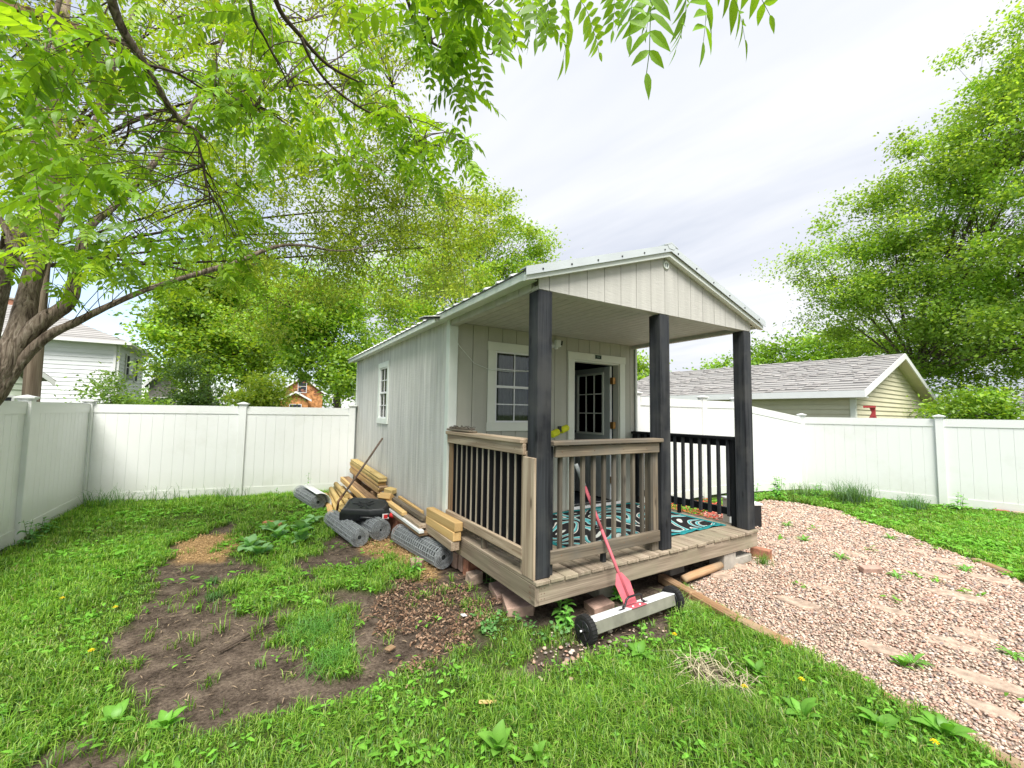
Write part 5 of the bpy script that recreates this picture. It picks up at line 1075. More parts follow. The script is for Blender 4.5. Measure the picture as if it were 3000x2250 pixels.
pc, pn = gable(bh, 2.75, 6.2, 57, 2.55, 3.55, MBR, 2.6); win(bh, pc+pn*.02+Vector((0, 0, 1.6)), pn, 1.2, .7)
m = MB()
for k in range(46):
    u = random.uniform(-2.0, 2.0); z = random.uniform(3.3, 5.2-abs(u)*.75); s = Vector((-nb.y, nb.x, 0)); m.box(c+nb*.03+s*u+Vector((0, 0, z)), (.3, .06, .09), (0, 0, math.atan2(s.y, s.x)))
m.build('dark_bricks', M_BRICK, bh)['kind'] = 'stuff'
w3 = thing('small_white_house', 'white house partly hidden behind the shed corner', 'house', polar(10, 62, G)); c, nb = gable(w3, 8.3, 12.2, 62, 3.2, 4.6, M_WSID, 8); win(w3, c+nb*.02+Vector((-1.4, 0, 2.4)), nb, .8, 1.1)
w4 = thing('grey_house', 'dark grey house seen between the trees', 'house', polar(-8.5, 42, G)); c, nb = gable(w4, -9.6, -6.4, 42, 3.0, 4.4, plain('brown_grey_siding', (.22, .21, .19), .8), 6, roofm=M_SHINGLE2); win(w4, c+nb*.02+Vector((0, 0, 1.6)), nb, 1.2, .9)
w5 = thing('low_shed', 'low shed with weathered roof beyond the right fence', 'shed', polar(79, 26, G)); gable(w5, 77.2, 81.0, 26, 1.45, 1.95, plain('tan_wall', (.5, .46, .38), .8), 5, roofm=M_SHINGLE2)
w6 = thing('grey_roof_house', 'house with dark purple grey shingle roof at far right', 'house', polar(86, 40, G)); a_, b = polar(82.0, 40, 0), polar(92, 40, 0); U = Vector((0, 0, 1)); bk_ = Vector((1, .1, 0))
bb('wall', 38, 46, b.y-1, a_.y, G, 2.0, M_WSID, w6); roofplane(w6, (37.3, b.y-1, 1.9), (37.3, a_.y+.3, 1.9), (41.5, a_.y+.3, 4.0), (41.5, b.y-1, 4.0), 18, M_SHINGLE2)
# utility pole
po = thing('utility_pole', 'weathered wooden utility pole behind the left fence', 'pole', (-4.95, 6.95, G))
m = MB(); m.tube([(-4.88, 6.95, G), (-4.91, 6.95, 3), (-4.95, 6.95, 8.5)], [.105, .10, .085], 16); m.build('pole', M_POLE[2], po, True)
bb('cross_arm', -6.1, -3.9, 6.85, 6.95, 7.6, 7.72, W_BRN, po); 
m = MB(); wr = [(-4.95, 6.95, 7.8), (-10, 14, 7.2), (-18, 26, 8.0)]; m.tube(wr, .012, 5); m.tube([(-5.3, 6.9, 7.8), (-6.2, -2, 7.0), (-7, -14, 8)], .012, 5); m.build('wire', M_BLKP, po)
# ================================================================== TREES
def bez(p0, p1, sag=0, side=0, n=5):
    p0, p1 = Vector(p0), Vector(p1); d = p1-p0; c = p0.lerp(p1, .45)+Vector((0, 0, sag))+d.cross(Vector((0, 0, 1))).normalized()*side if d.length > 1e-4 else p0
    return [p0.lerp(c, t).lerp(c.lerp(p1, t), t) for t in [i/(n-1) for i in range(n)]]
def leafcloud(name, cent, L_, Wd, tint, parent, droop=.35, mat=None):
    """simple 2-triangle folded leaves at arbitrary directions"""
    n = len(cent); yaw = RNG.uniform(0, 2*np.pi, n); pit = RNG.normal(-droop, .45, n)
    d = np.stack([np.cos(yaw)*np.cos(pit), np.sin(yaw)*np.cos(pit), np.sin(pit)], -1); rr = RNG.normal(0, .6, n)
    h = np.stack([-np.sin(yaw), np.cos(yaw), np.zeros(n)], -1); u = np.cross(d, h); s_ = h*np.cos(rr)[:, None]+u*np.sin(rr)[:, None]; nn = np.cross(d, s_)
    Lc = L_[:, None]; Wc = Wd[:, None]; mid = cent+d*Lc*.45
    V_ = np.stack([cent, mid+s_*Wc*.5+nn*Wc*.15, cent+d*Lc, mid-s_*Wc*.5+nn*Wc*.15], 1).reshape(-1, 3)
    o_ = (np.arange(n)*4)[:, None, None]; F_ = (np.array([(0, 1, 2), (0, 2, 3)])[None]+o_).reshape(-1, 3)
    return fast(name, V_, F_, mat or M_LEAF, parent, np.repeat(tint, 4, 0))
def tree(label, basep, lobes, nclus, nleaf, leafL, pal, trunk_r, fork, name='tree', clr=.55, group='trees beyond the fences', flat=.55, cat='tree', thintop=True):
    """lobes: list of (centre, (rx,ry,rz)); a trunk, limbs to each lobe, twigs to each leaf clump"""
    basep = Vector(basep); t_ = thing(name, label, cat, basep, group)
    fork = Vector(fork); m = MB(); m.tube([basep-Vector((0, 0, .2)), basep.lerp(fork, .5)+Vector((trunk_r*.4, 0, 0)), fork], [trunk_r*1.25, trunk_r, trunk_r*.75], 10)
    m.build('trunk', M_BARK, t_, True); lb = MB(); tw = MB(); cents = []; wts = np.array([l[1][0]*l[1][1]*l[1][2] for l in lobes])**.75; wts /= wts.sum()
    for (c, r), w_ in zip(lobes, wts):
        c = Vector(c); path = bez(fork, c, sag=(c-fork).length*.08, side=random.uniform(-.1, .1)*(c-fork).length, n=7)
        lb.tube(path, [trunk_r*.42*(1-.8*i/6) for i in range(7)], 7, False); k = max(3, int(nclus*w_))
        u = RNG.normal(0, 1, (k, 3)); u /= np.linalg.norm(u, axis=1)[:, None]; rad = RNG.uniform(.25, 1, k)**.55
        pts = np.array(c)+u*rad[:, None]*np.array(r)
        for q in pts:
            cents.append(q); j = random.choice(path[2:]); tw.tube(bez(j, q, sag=.1, side=random.uniform(-.3, .3), n=4), [trunk_r*.08, trunk_r*.055, trunk_r*.04, trunk_r*.02], 4, False)
    lb.build('limbs', M_BARK, t_, True); tw.build('twigs', M_BARK2, t_)['kind'] = 'stuff'
    cents = np.array(cents); ci = RNG.integers(0, len(cents), nleaf); rr = (clr*RNG.uniform(.6, 1.4, len(cents)))[ci]
    off = RNG.normal(0, 1, (nleaf, 3))*np.stack([rr, rr, rr*flat], -1)*.62; pos = cents[ci]+off
    cl = RNG.uniform(.75, 1.25, len(cents))[ci]; pal = np.array(pal); tn = pal[RNG.integers(0, len(pal), nleaf)]*cl[:, None]*RNG.uniform(.8, 1.2, (nleaf, 1))
    LL = leafL*RNG.uniform(.6, 1.4, nleaf); leafcloud('foliage', pos, LL, LL*.62, tn, t_)['kind'] = 'stuff'
    return t_
GRN = [(.10, .22, .022), (.14, .28, .025), (.075, .17, .022), (.18, .33, .035)]
YEL = [(.22, .36, .035), (.28, .42, .045), (.17, .30, .03), (.33, .45, .06)]
BRT = [(.18, .36, .035), (.25, .45, .05), (.14, .29, .03), (.30, .48, .06)]
DRK = [(.06, .13, .03), (.08, .17, .035), (.11, .21, .04)]
# big maple behind the shed
c = lambda az, el, d: tuple(polar(az, d, 1.277+el*d))
tree('large bright maple rising behind the shed roof', polar(25, 27, G), [(c(27, .47, 26), (2.4, 2.8, 2.2)), (c(22, .38, 26), (3, 3, 2.6)), (c(31.5, .39, 26), (2.5, 3, 2.3)), (c(17, .29, 25), (2.8, 2.8, 2.3)), (c(34.3, .35, 26), (1.2, 2.2, 1.5)), (c(25, .27, 25), (3.4, 3, 2.4)), (c(19, .17, 24), (2.8, 3, 2.0)), (c(14, .22, 24), (1.8, 2.4, 1.8)), (c(31, .29, 25), (2.6, 3, 2))], 230, 46000, .17, YEL[:2]+BRT, .3, polar(25, 27, 4.2), clr=.75)
tree('rounded green maple just left of the shed', polar(9.3, 20, G), [(c(4.5, .205, 19), (2.0, 2.3, 1.5)), (c(8, .14, 19), (2.2, 2.3, 1.6)), (c(6.5, .24, 19.5), (2.2, 2, 1.5)), (c(10.2, .08, 18), (1.0, 1.6, 1.0))], 130, 30000, .15, BRT, .17, polar(9.0, 20, 2.2), clr=.6)
tree('wide maple between the white house and the shed', polar(-4.5, 26, G), [(c(-6.3, .10, 25), (1.5, 2.0, 1.7)), (c(-4.0, .15, 25), (2.8, 2.6, 2.0)), (c(-5.2, .235, 25.5), (2.1, 2.6, 1.6)), (c(-1.6, .12, 24), (1.8, 2.2, 1.6)), (c(-2.2, .22, 26), (2.0, 2, 1.7))], 150, 34000, .18, BRT[:2]+YEL[:2]+GRN[:1], .3, polar(-4.5, 26, 2.6), clr=.7)
tree('dark green tree filling the gap behind the wide maple', polar(1, 38, G), [(c(-1, .14, 38), (4, 3, 3.6)), (c(3, .16, 38), (3.6, 3, 3.8)), (c(-5, .20, 40), (4, 3, 3)), (c(0, .25, 39), (3.5, 3, 2.6))], 120, 20000, .30, GRN+DRK[2:], .3, polar(1, 38, 3.0), clr=1.1)
tree('dark conical evergreen shrub behind the back fence', polar(-5.6, 15, G), [(c(-5.6, .03, 15), (.8, .8, 1.1)), (c(-4.6, .0, 15), (.7, .7, .7))], 60, 9000, .07, DRK, .1, polar(-5.6, 15, .6), clr=.3, name='evergreen_shrub', cat='shrub')
tree('light green sapling in front of the white house', polar(-12.2, 12.5, G), [(c(-12.0, .025, 12.3), (.36, .5, .5)), (c(-11.0, -.01, 12.3), (.6, .6, .28))], 36, 2200, .07, [(.16, .30, .05), (.22, .38, .08), (.12, .24, .04)], .05, polar(-12, 12.5, .6), clr=.28, name='young_tree')
tree('rounded bright shrub beside the sapling above the fence', polar(-9.2, 13, G), [(c(-9.0, -.01, 13), (.75, .8, .36)), (c(-10.2, -.02, 13), (.6, .7, .28))], 50, 5500, .075, BRT, .05, polar(-9.2, 13, .3), clr=.26, name='shrub', cat='shrub')
tree('yellow green shrub left of the brick house', polar(1.4, 14, G), [(c(1.2, .035, 14), (.75, .7, .6)), (c(2.2, .02, 14), (.5, .6, .45)), (c(-.6, .01, 14), (.5, .6, .4))], 55, 6500, .08, YEL, .05, polar(1.4, 14, .3), clr=.26, name='shrub', cat='shrub')
# right side
tree('huge leafy tree towering at the right behind the garage', polar(75, 24, G), [(c(80, .30, 22), (4.0, 3.6, 3.0)), (c(85, .46, 21), (2.9, 3.4, 2.6)), (c(77, .20, 23), (3.0, 3.0, 2.0)), (c(71, .27, 22), (2.2, 2.6, 1.7)), (c(74.5, .36, 22), (2.3, 2.6, 1.8)), (c(79.5, .46, 22), (2.0, 2.6, 1.7)), (c(83.5, .58, 22), (1.7, 2.2, 1.5)), (c(90, .72, 20.5), (1.9, 2.2, 1.8)), (c(67.8, .31, 22), (1.1, 1.8, .5)), (c(73, .15, 25), (2.4, 2.4, 1.2)), (c(79, .12, 25), (2.8, 3, 1.3)), (c(86, .22, 21), (3.2, 3, 2.2)), (c(84, .13, 20), (2.4, 2.4, 1.0)), (c(76.4, .075, 24), (1.7, 1.6, 1.2)), (c(79.3, .075, 24), (1.5, 1.6, 1.1)), (c(81.6, .12, 23), (1.4, 1.6, 1.0)), (c(78.5, .185, 21), (2.0, 1.6, 1.3)), (c(88, .12, 19), (2.2, 2.4, .9)), (c(92, .38, 19), (3, 3, 3)), (c(69.3, .20, 23), (1.4, 1.8, .9))], 640, 165000, .115, [(.20, .37, .045), (.27, .47, .055), (.15, .29, .035), (.33, .52, .08)], .15, polar(75.5, 24, 3.0), clr=.56, flat=.62)
tree('medium tree behind the garage roof ridge', polar(63, 34, G), [(c(60.5, .085, 33), (3, 2.6, 1.7)), (c(65, .10, 33), (3.4, 2.6, 2.0)), (c(57.0, .055, 33), (1.8, 2, 1.2)), (c(69, .11, 33), (2.4, 2.6, 2.0))], 120, 17000, .24, GRN[:2]+BRT[:2], .25, polar(63, 34, 2.0), clr=.8)
tree('small tree seen through the porch opening', polar(46.5, 24, G), [(c(45.0, .11, 23), (1.3, 1.3, 1.2)), (c(47.0, .08, 23), (1.3, 1.3, 1.0)), (c(48.6, .12, 23), (.7, .8, .6))], 60, 7000, .16, BRT+YEL[:1], .15, polar(46.5, 24, 1.6), clr=.5)
tree('bushy low tree at the right edge above the fence', polar(81, 18, G), [(c(79.6, .03, 18), (.6, .7, .4)), (c(78.0, .01, 18), (.5, .7, .3)), (c(80.6, .01, 18), (.4, .7, .3))], 40, 4200, .10, BRT, .08, polar(81, 18, .6), clr=.36)
# distant tree line
tl = MB(); cen = []
for k in range(260):
    az = random.uniform(-30, 100); d_ = random.uniform(75, 95); cen.append((*polar(az, d_, 0).xy, random.uniform(-.2, 1)*d_*.05*(.8+.4*math.sin(az*.21))+1.0))
cen = np.array(cen); n = 26000; ci = RNG.integers(0, len(cen), n); pos = cen[ci]+RNG.normal(0, 1, (n, 3))*np.array([1.8, 1.8, 1.3])
o = leafcloud('distant_trees', pos, RNG.uniform(.5, .9, n), RNG.uniform(.4, .6, n), np.array(GRN)[RNG.integers(0, 4, n)]*RNG.uniform(.7, 1.1, (n, 1)), None); tag(o, 'band of distant green trees along the horizon', 'trees', kind='stuff')
# --- the near walnut-like tree over the camera
T = thing('overhanging_tree', 'old rough barked tree leaning in at the left with branches overhead', 'tree', (-5.35, 4.6, G))
def limb(pts, name='limb', mat=M_BARK, seg=12):
    P_ = [at(*q[:3]) for q in pts]; Rr = [q[-1]*(.70 if q[-1] > .04 and len(q) == 4 else 1) for q in pts]
    dense = []; dr_ = []
    for i in range(len(P_)-1):
        p0, p1, p2, p3 = P_[max(i-1, 0)], P_[i], P_[i+1], P_[min(i+2, len(P_)-1)]
        for s in range(6):
            t_ = s/6; dense.append(.5*((2*p1)+(-p0+p2)*t_+(2*p0-5*p1+4*p2-p3)*t_**2+(-p0+3*p1-3*p2+p3)*t_**3)); dr_.append((Rr[i]*(1-t_)+Rr[i+1]*t_)*random.uniform(.95, 1.05))
    dense.append(P_[-1]); dr_.append(Rr[-1]); SK.extend(dense)
    m = MB(); m.tube(dense, dr_, seg); return m.build(name, mat, T, True)
SK = []
def px_(*q): return q+() 
limb([(-420, 1760, 4.45, .30), (-300, 1500, 4.5, .26), (-130, 1270, 4.55, .235), (5, 1085, 4.65, .20), (60, 960, 4.75, .15), (90, 830, 4.9, .125), (118, 720, 5.0, .11), (108, 560, 5.2, .082), (104, 400, 5.4, .065), (130, 180, 5.8, .045), (190, -60, 6.2, .03)], 'trunk')
limb([(-60, 1180, 4.6, .16), (30, 1040, 4.68, .135), (120, 945, 4.8, .118), (205, 880, 4.95, .095), (225, 770, 5.1, .08), (262, 665, 5.3, .068), (340, 600, 5.6, .05), (450, 480, 6.0, .04), (540, 350, 6.4, .03), (640, 150, 6.8, .02), (700, -40, 7, .012)])
limb([(-20, 1170, 4.6, .11), (60, 1060, 4.7, .08), (140, 985, 4.8, .07), (220, 945, 4.95, .06), (310, 900, 5.15, .05), (420, 852, 5.5, .045), (510, 822, 5.8, .042), (620, 790, 6.1, .038), (700, 765, 6.4, .033), (800, 725, 6.8, .03), (880, 718, 7.2, .022), (1010, 735, 7.7, .014), (1130, 700, 8.1, .008)])
limb([(118, 730, 5.0, .085), (160, 660, 5.1, .075), (190, 590, 5.2, .068), (215, 510, 5.35, .055), (270, 380, 5.6, .042), (330, 200, 5.9, .03), (420, -40, 6.3, .02)])
limb([(100, 820, 4.9, .03), (-40, 560, 4.9, .025), (-140, 300, 4.4, .02), (-60, -60, 3.6, .02)])
# overhead limb (out of frame) from which the near branches hang
limb([(-4.9, 4.3, 1.6, .12), (-4.3, 3.0, 3.2, .10), (-3.2, 1.6, 4.2, .085), (-2.2, .3, 4.4, .07), (-1.1, -.6, 4.2, .05), (-.2, -1.4, 3.7, .03)][:0] or [(-420, 1000, 4.4, .10), (-400, 300, 3.8, .09), (-150, -500, 3.2, .08), (320, -700, 2.7, .065), (900, -600, 2.5, .05), (1500, -430, 2.3, .035), (2000, -330, 2.1, .018), (2250, -200, 2.0, .008)])
limb([(250, -680, 2.7, .035), (310, -200, 2.6, .030), (335, 30, 2.75, .028), (430, 200, 2.95, .026), (500, 320, 3.15, .022), (555, 370, 3.25, .020), (602, 408, 3.35, .012)], 'branch', seg=9)
limb([(568, 385, 3.25, .009), (590, 460, 3.3, .008), (605, 540, 3.35, .007), (630, 590, 3.4, .004)], 'branch', M_BARK2, 6)
limb([(430, 190, 2.95, .010), (520, 215, 3.1, .009), (610, 270, 3.3, .008), (700, 305, 3.5, .006), (760, 310, 3.6, .003)], 'branch', M_BARK2, 6)
limb([(830, -600, 2.5, .02), (790, -200, 2.6, .018), (810, 5, 2.8, .016), (880, 105, 3.0, .0145), (960, 190, 3.2, .012), (1050, 240, 3.4, .007)], 'branch', M_BARK2, 7)
limb([(882, 110, 3.0, .011), (920, 190, 3.1, .010), (985, 265, 3.25, .009), (1085, 330, 3.4, .008), (1180, 350, 3.5, .007), (1240, 410, 3.6, .006), (1300, 430, 3.7, .004)], 'branch', M_BARK2, 6)
limb([(1240, -520, 2.4, .014), (1170, -160, 2.5, .011), (1200, 20, 2.6, .010), (1230, 90, 2.7, .009), (1300, 142, 2.8, .008), (1440, 160, 2.9, .003)], 'branch', M_BARK2, 6)
limb([(700, -640, 2.6, .014), (730, -20, 2.9, .010), (780, 120, 3.1, .008), (830, 215, 3.3, .006), (850, 270, 3.4, .003)], 'branch', M_BARK2, 6)
limb([(1200, 350, 3.5, .006), (1225, 430, 3.5, .005), (1245, 475, 3.5, .003)], 'branch', M_BARK2, 6)
SKA = np.array([tuple(v_) for v_ in SK])
# compound (pinnate) leaves: one mesh per variant
def pinnate(seed, pairs, ln, lf):
    rs = random.Random(seed); vs = []; fs = []; tn = []
    def leaflet(b, d, n_, l, w_, sh):
        s_ = d.cross(n_).normalized(); k = len(vs)
        row = [(.0, .04), (.14, .62), (.36, 1.0), (.62, .80), (.84, .36)]
        for t_, ww in row:
            c_ = b+d*l*t_-n_*l*.16*t_*t_; vs.extend([c_+s_*w_*.5*ww+n_*w_*.13*ww, c_, c_-s_*w_*.5*ww+n_*w_*.13*ww]); tn.extend([sh, sh*.9, sh])
        vs.append(b+d*l-n_*l*.18); tn.append(sh)
        for i_ in range(4):
            a_ = k+i_*3; fs.extend([(a_, a_+1, a_+4), (a_, a_+4, a_+3), (a_+1, a_+2, a_+5), (a_+1, a_+5, a_+4)])
        fs.extend([(k+12, k+13, k+15), (k+13, k+14, k+15)])
    P_ = []; 
    for i in range(pairs+2):
        t_ = i/(pairs+1); P_.append(Vector((t_*ln, rs.uniform(-.01, .01)*ln, -.38*ln*t_*t_)))
    for i in range(1, pairs+1):
        t_ = i/(pairs+1); sz = lf*(.55+.6*math.sin(math.pi*(.15+.75*t_)))*rs.uniform(.88, 1.1)
        for s in (-1, 1):
            d_ = Vector((.55, s*rs.uniform(.75, .95), -.30+rs.uniform(-.15, .1))).normalized(); leaflet(P_[i]+Vector((rs.uniform(-.01, .01)*ln, 0, 0)), d_, Vector((rs.uniform(-.5, .5), rs.uniform(-.5, .5), 1)).normalized(), sz, sz*.43, rs.uniform(.8, 1.15))
    leaflet(P_[-1], Vector((.85, rs.uniform(-.2, .2), -.5)).normalized(), Vector((0, 0, 1)), lf*.9, lf*.3, 1)
    for i in range(len(P_)-1):            # rachis
        a_, b = P_[i], P_[i+1]; k = len(vs); e_ = Vector((0, .0016, 0)); g = Vector((0, 0, .0016)); vs.extend([a_-e_, a_+e_, b+e_, b-e_, a_+g, b+g]); fs.extend([(k, k+1, k+2), (k, k+2, k+3), (k, k+4, k+5), (k, k+5, k+3), (k+1, k+2, k+5), (k+1, k+5, k+4)]); tn.extend([.6]*6)
    return np.array([tuple(v_) for v_ in vs]), np.array(fs), np.array(tn)
PV = [pinnate(s, p_, .30+.03*(s % 3), .088+.010*(s % 2)) for s, p_ in enumerate((5, 6, 7, 4, 6, 5))]
NLV = [(.15, .32, .015), (.21, .40, .02), (.11, .24, .012), (.27, .45, .03)]
def samp(poly, n, d0, d1):
    poly = np.array(poly, float); lo, hi = poly.min(0), poly.max(0); out_ = []
    while len(out_) < n:
        x_, y_ = RNG.uniform(lo[0], hi[0]), RNG.uniform(lo[1], hi[1])
        if inside(poly, np.array([x_]), np.array([y_]))[0]: out_.append(at(x_, y_, RNG.uniform(d0, d1)))
    return out_
placed = []                               # (position, yaw, pitch, roll, scale, variant, tint)
twg = MB()
def cluster(c_, k, scl, spread=.10, droopy=.35, twig_r=.003, pal=NLV, far=False):
    q = np.array(tuple(c_)); j = SKA[np.argmin(((SKA-q)**2).sum(1)+RNG.uniform(0, 3.0, len(SKA)))]; base_ = Vector(j)
    if (c_-base_).length < 3.2: twg.tube(bez(base_, c_, sag=.12, side=random.uniform(-.12, .12), n=5), [twig_r*1.8, twig_r*1.4, twig_r*1.1, twig_r, twig_r*.6], 4, False)
    ph = random.uniform(0, 6.28); cl = random.uniform(.78, 1.25)
    for i in range(k):
        yaw = ph+i*2.4+random.uniform(-.4, .4); placed.append((c_+Vector((random.gauss(0, spread*.4), random.gauss(0, spread*.4), random.gauss(0, spread*.4))), yaw, random.gauss(droopy, .25), random.gauss(0, .35), scl*random.uniform(.75, 1.2), random.randrange(6), np.array(pal[random.randrange(4)])*cl))
N1 = [((0, -40), (340, -40), (420, 200), (330, 520), (200, 760), (0, 700))]
for poly, n, d0, d1, k, scl in (
    ([(-60, -60), (330, -60), (380, 180), (300, 430), (180, 640), (-60, 620)], 34, 2.3, 3.4, 4, .88),
    ([(300, -60), (1150, -60), (1180, 130), (1100, 330), (800, 420), (500, 380), (330, 250)], 60, 3.0, 4.8, 4, .78),
    ([(150, 420), (620, 380), (760, 560), (760, 800), (560, 880), (380, 800), (260, 830), (120, 740)], 70, 3.6, 5.4, 4, .80),
    ([(700, 380), (1000, 330), (1100, 480), (900, 560), (740, 560)], 12, 3.6, 4.8, 4, .9),
    ([(0, 560), (260, 640), (330, 830), (180, 860), (40, 840), (-40, 760)], 12, 4.2, 5.0, 4, .9),
    ([(1060, 260), (1270, 330), (1400, 420), (1430, 520), (1250, 620), (1170, 500)], 22, 3.2, 4.0, 4, .72),
    ([(1200, -30), (1400, 20), (1430, 200), (1330, 280), (1210, 120)], 11, 2.6, 3.0, 4, .8),
    ([(1060, -60), (1560, -80), (1560, -10), (1200, 30)], 9, 2.1, 2.6, 4, .8)):
    for c_ in samp(poly, n, d0, d1): cluster(c_, k, scl)
# leaves hanging in at the top edge, close to the camera
for (x_, y_, d_, yaw_, pt, s_) in ((1560, -30, 1.75, -1.2, 1.0, .80), (1640, -60, 1.7, -.4, 1.15, .95), (1690, -20, 1.8, .3, .9, .7), (1600, -40, 1.9, .9, 1.2, .7), (1880, -80, 1.6, -2.4, 1.0, .85), (1900, -70, 1.65, -1.7, 1.25, .95), (1960, -60, 1.7, -2.9, .8, .7), (2030, -100, 1.6, -.9, 1.1, .9), (2080, -90, 1.6, -.3, .85, .8), (2150, -110, 1.7, .2, .55, .75), (1480, -20, 1.9, 2.0, 1.0, .7), (1530, 0, 2.0, .2, 1.1, .6), (2000, -70, 1.8, .1, 1.3, .8), (1790, -90, 1.8, 1.0, .9, .6)):
    placed.append((at(x_, y_, d_), yaw_-YAW, pt, random.gauss(0, .2), s_*1.05, random.randrange(6), np.array(NLV[random.randrange(4)])*.95))
twg.build('twigs', M_BARK2, T)['kind'] = 'stuff'
# nearest 290 compound leaves are single parts, the rest one mass
vt = [bpy.data.meshes.new('leaf') for _ in range(18)]
for vi in range(18):
    Vv, Ff, Tt = PV[vi % 6]; me = vt[vi]; me.from_pydata([tuple(a_) for a_ in Vv], [], [tuple(int(i_) for i_ in f_) for f_ in Ff]); me.materials.append(M_LEAF)
    set_tint(me, np.array(NLV[vi//6])[None]*Tt[:, None]*1.1)
placed.sort(key=lambda q: (q[0]-CAM).length)
def inframe(p_):
    v_ = p_-CAM; d_ = v_.dot(CF); return d_ > .3 and abs(v_.dot(CR)/d_*FPX) < 1560 and abs(v_.dot(CU)/d_*FPX) < 1250
AV = []; AF = []; AT = []; nv = 0; cnt = 0
for (pos, yaw, pt, rl_, sc, vi, tn) in placed:
    mt = Euler((rl_, pt, yaw), 'XYZ').to_matrix()
    if cnt < 290 and inframe(pos):
        o = bpy.data.objects.new('leaf', vt[vi+6*random.randrange(3)]); link(o, T, pos); o.rotation_euler = (rl_, pt, yaw); o.scale = (sc,)*3; cnt += 1; continue
    Vv, Ff, Tt = PV[vi]; V2 = (Vv*sc)@np.array(mt).T+np.array(tuple(pos)); AV.append(V2); AF.append(Ff+nv); AT.append(tn[None]*Tt[:, None]); nv += len(Vv)
fast('leaf_mass', np.vstack(AV), np.vstack(AF), M_LEAF, T, np.vstack(AT))['kind'] = 'stuff'
# second tree layer: fine-leaved branches higher up and behind
T2 = thing('silver_maple', 'fine leaved yellow green tree filling the sky above the back fence', 'tree', (-7.5, 12.0, G), 'trees beyond the fences')
m = MB(); m.tube([(-7.5, 12, G-.2), (-7.4, 12, 2.0), (-7.0, 11.6, 4.5), (-6.0, 11, 7)], [.34, .28, .22, .14], 12); m.build('trunk', M_BARK, T2, True)
SKA2 = []; lb = MB()
for tgt in ((700, 690, 9.5), (950, 700, 9.5), (1150, 690, 9.8), (1300, 720, 10), (1000, 480, 9), (700, 300, 8.5), (350, 250, 8.5), (1150, 250, 8), (500, 60, 8), (900, 60, 8), (150, 500, 9), (1300, 600, 9.5), (850, 900, 10)):
    pth = bez(Vector((-7.0, 11.6, 4.5)) if tgt[1] > 400 else Vector((-6, 11, 7)), at(*tgt), sag=random.uniform(-.9, 1.3), side=random.uniform(-1.4, 1.4), n=12); SKA2 += [tuple(q) for q in pth]; lb.tube(pth, [.036*(1-.85*i/11)+.005 for i in range(12)], 6, False)
lb.build('limbs', M_BARK2, T2, True); SKA2 = np.array(SKA2)
cen = []; sz = []
for poly, n, d0, d1 in (([(-40, -60), (1150, -60), (1250, 120), (1180, 420), (1000, 560), (600, 640), (200, 600), (-40, 700)], 215, 6.5, 10.5), ([(600, 560), (1050, 520), (1420, 560), (1450, 700), (1350, 880), (1150, 880), (900, 860), (640, 800), (560, 700)], 135, 8.0, 10.5), ([(860, 560), (1180, 540), (1230, 700), (1000, 760)], 20, 8, 9.5), ([(560, 820), (1020, 860), (1000, 950), (760, 990), (600, 900)], 9, 8.5, 10.5), ([(1020, 420), (1180, 440), (1250, 560), (1060, 560)], 12, 8, 9)):
    for c_ in samp(poly, n, d0, d1): cen.append(tuple(c_))
cen = np.array(cen); tw2 = MB()
for q in cen:
    j = SKA2[np.argmin(((SKA2-q)**2).sum(1)+RNG.uniform(0, 4, len(SKA2)))]
    if np.linalg.norm(j-q) < 4: tw2.tube(bez(j, q, sag=.25, side=random.uniform(-.2, .2), n=5), [.013, .010, .008, .006, .003], 4, False)
    e_ = Vector(tuple(q)); 
    for k in range(3): tw2.tube(bez(e_, e_+Vector((random.gauss(0, .3), random.gauss(0, .3), -random.uniform(.0, .55))), n=3), [.004, .003, .002], 3, False)
tw2.build('twigs', M_BARK2, T2)['kind'] = 'stuff'
n = 62000; ci = RNG.integers(0, len(cen), n); rr = RNG.uniform(.22, .46, len(cen))[ci]
pos = cen[ci]+RNG.normal(0, 1, (n, 3))*np.stack([rr, rr, rr*.55], -1)*.62; pos[:, 2] -= .15*RNG.uniform(0, 1, n)
low = (cen[ci][:, 2] < 4.6)[:, None]; tn = np.where(low, np.array(YEL)[RNG.integers(0, 4, n)], np.array([(.19, .31, .02), (.25, .38, .03), (.15, .26, .018), (.30, .42, .045)])[RNG.integers(0, 4, n)])*RNG.uniform(.75, 1.2, (len(cen), 1))[ci]*RNG.uniform(.85, 1.15, (n, 1))
LL = RNG.uniform(.05, .10, n); leafcloud('foliage', pos, LL, LL*.5, tn, T2, .5)['kind'] = 'stuff'
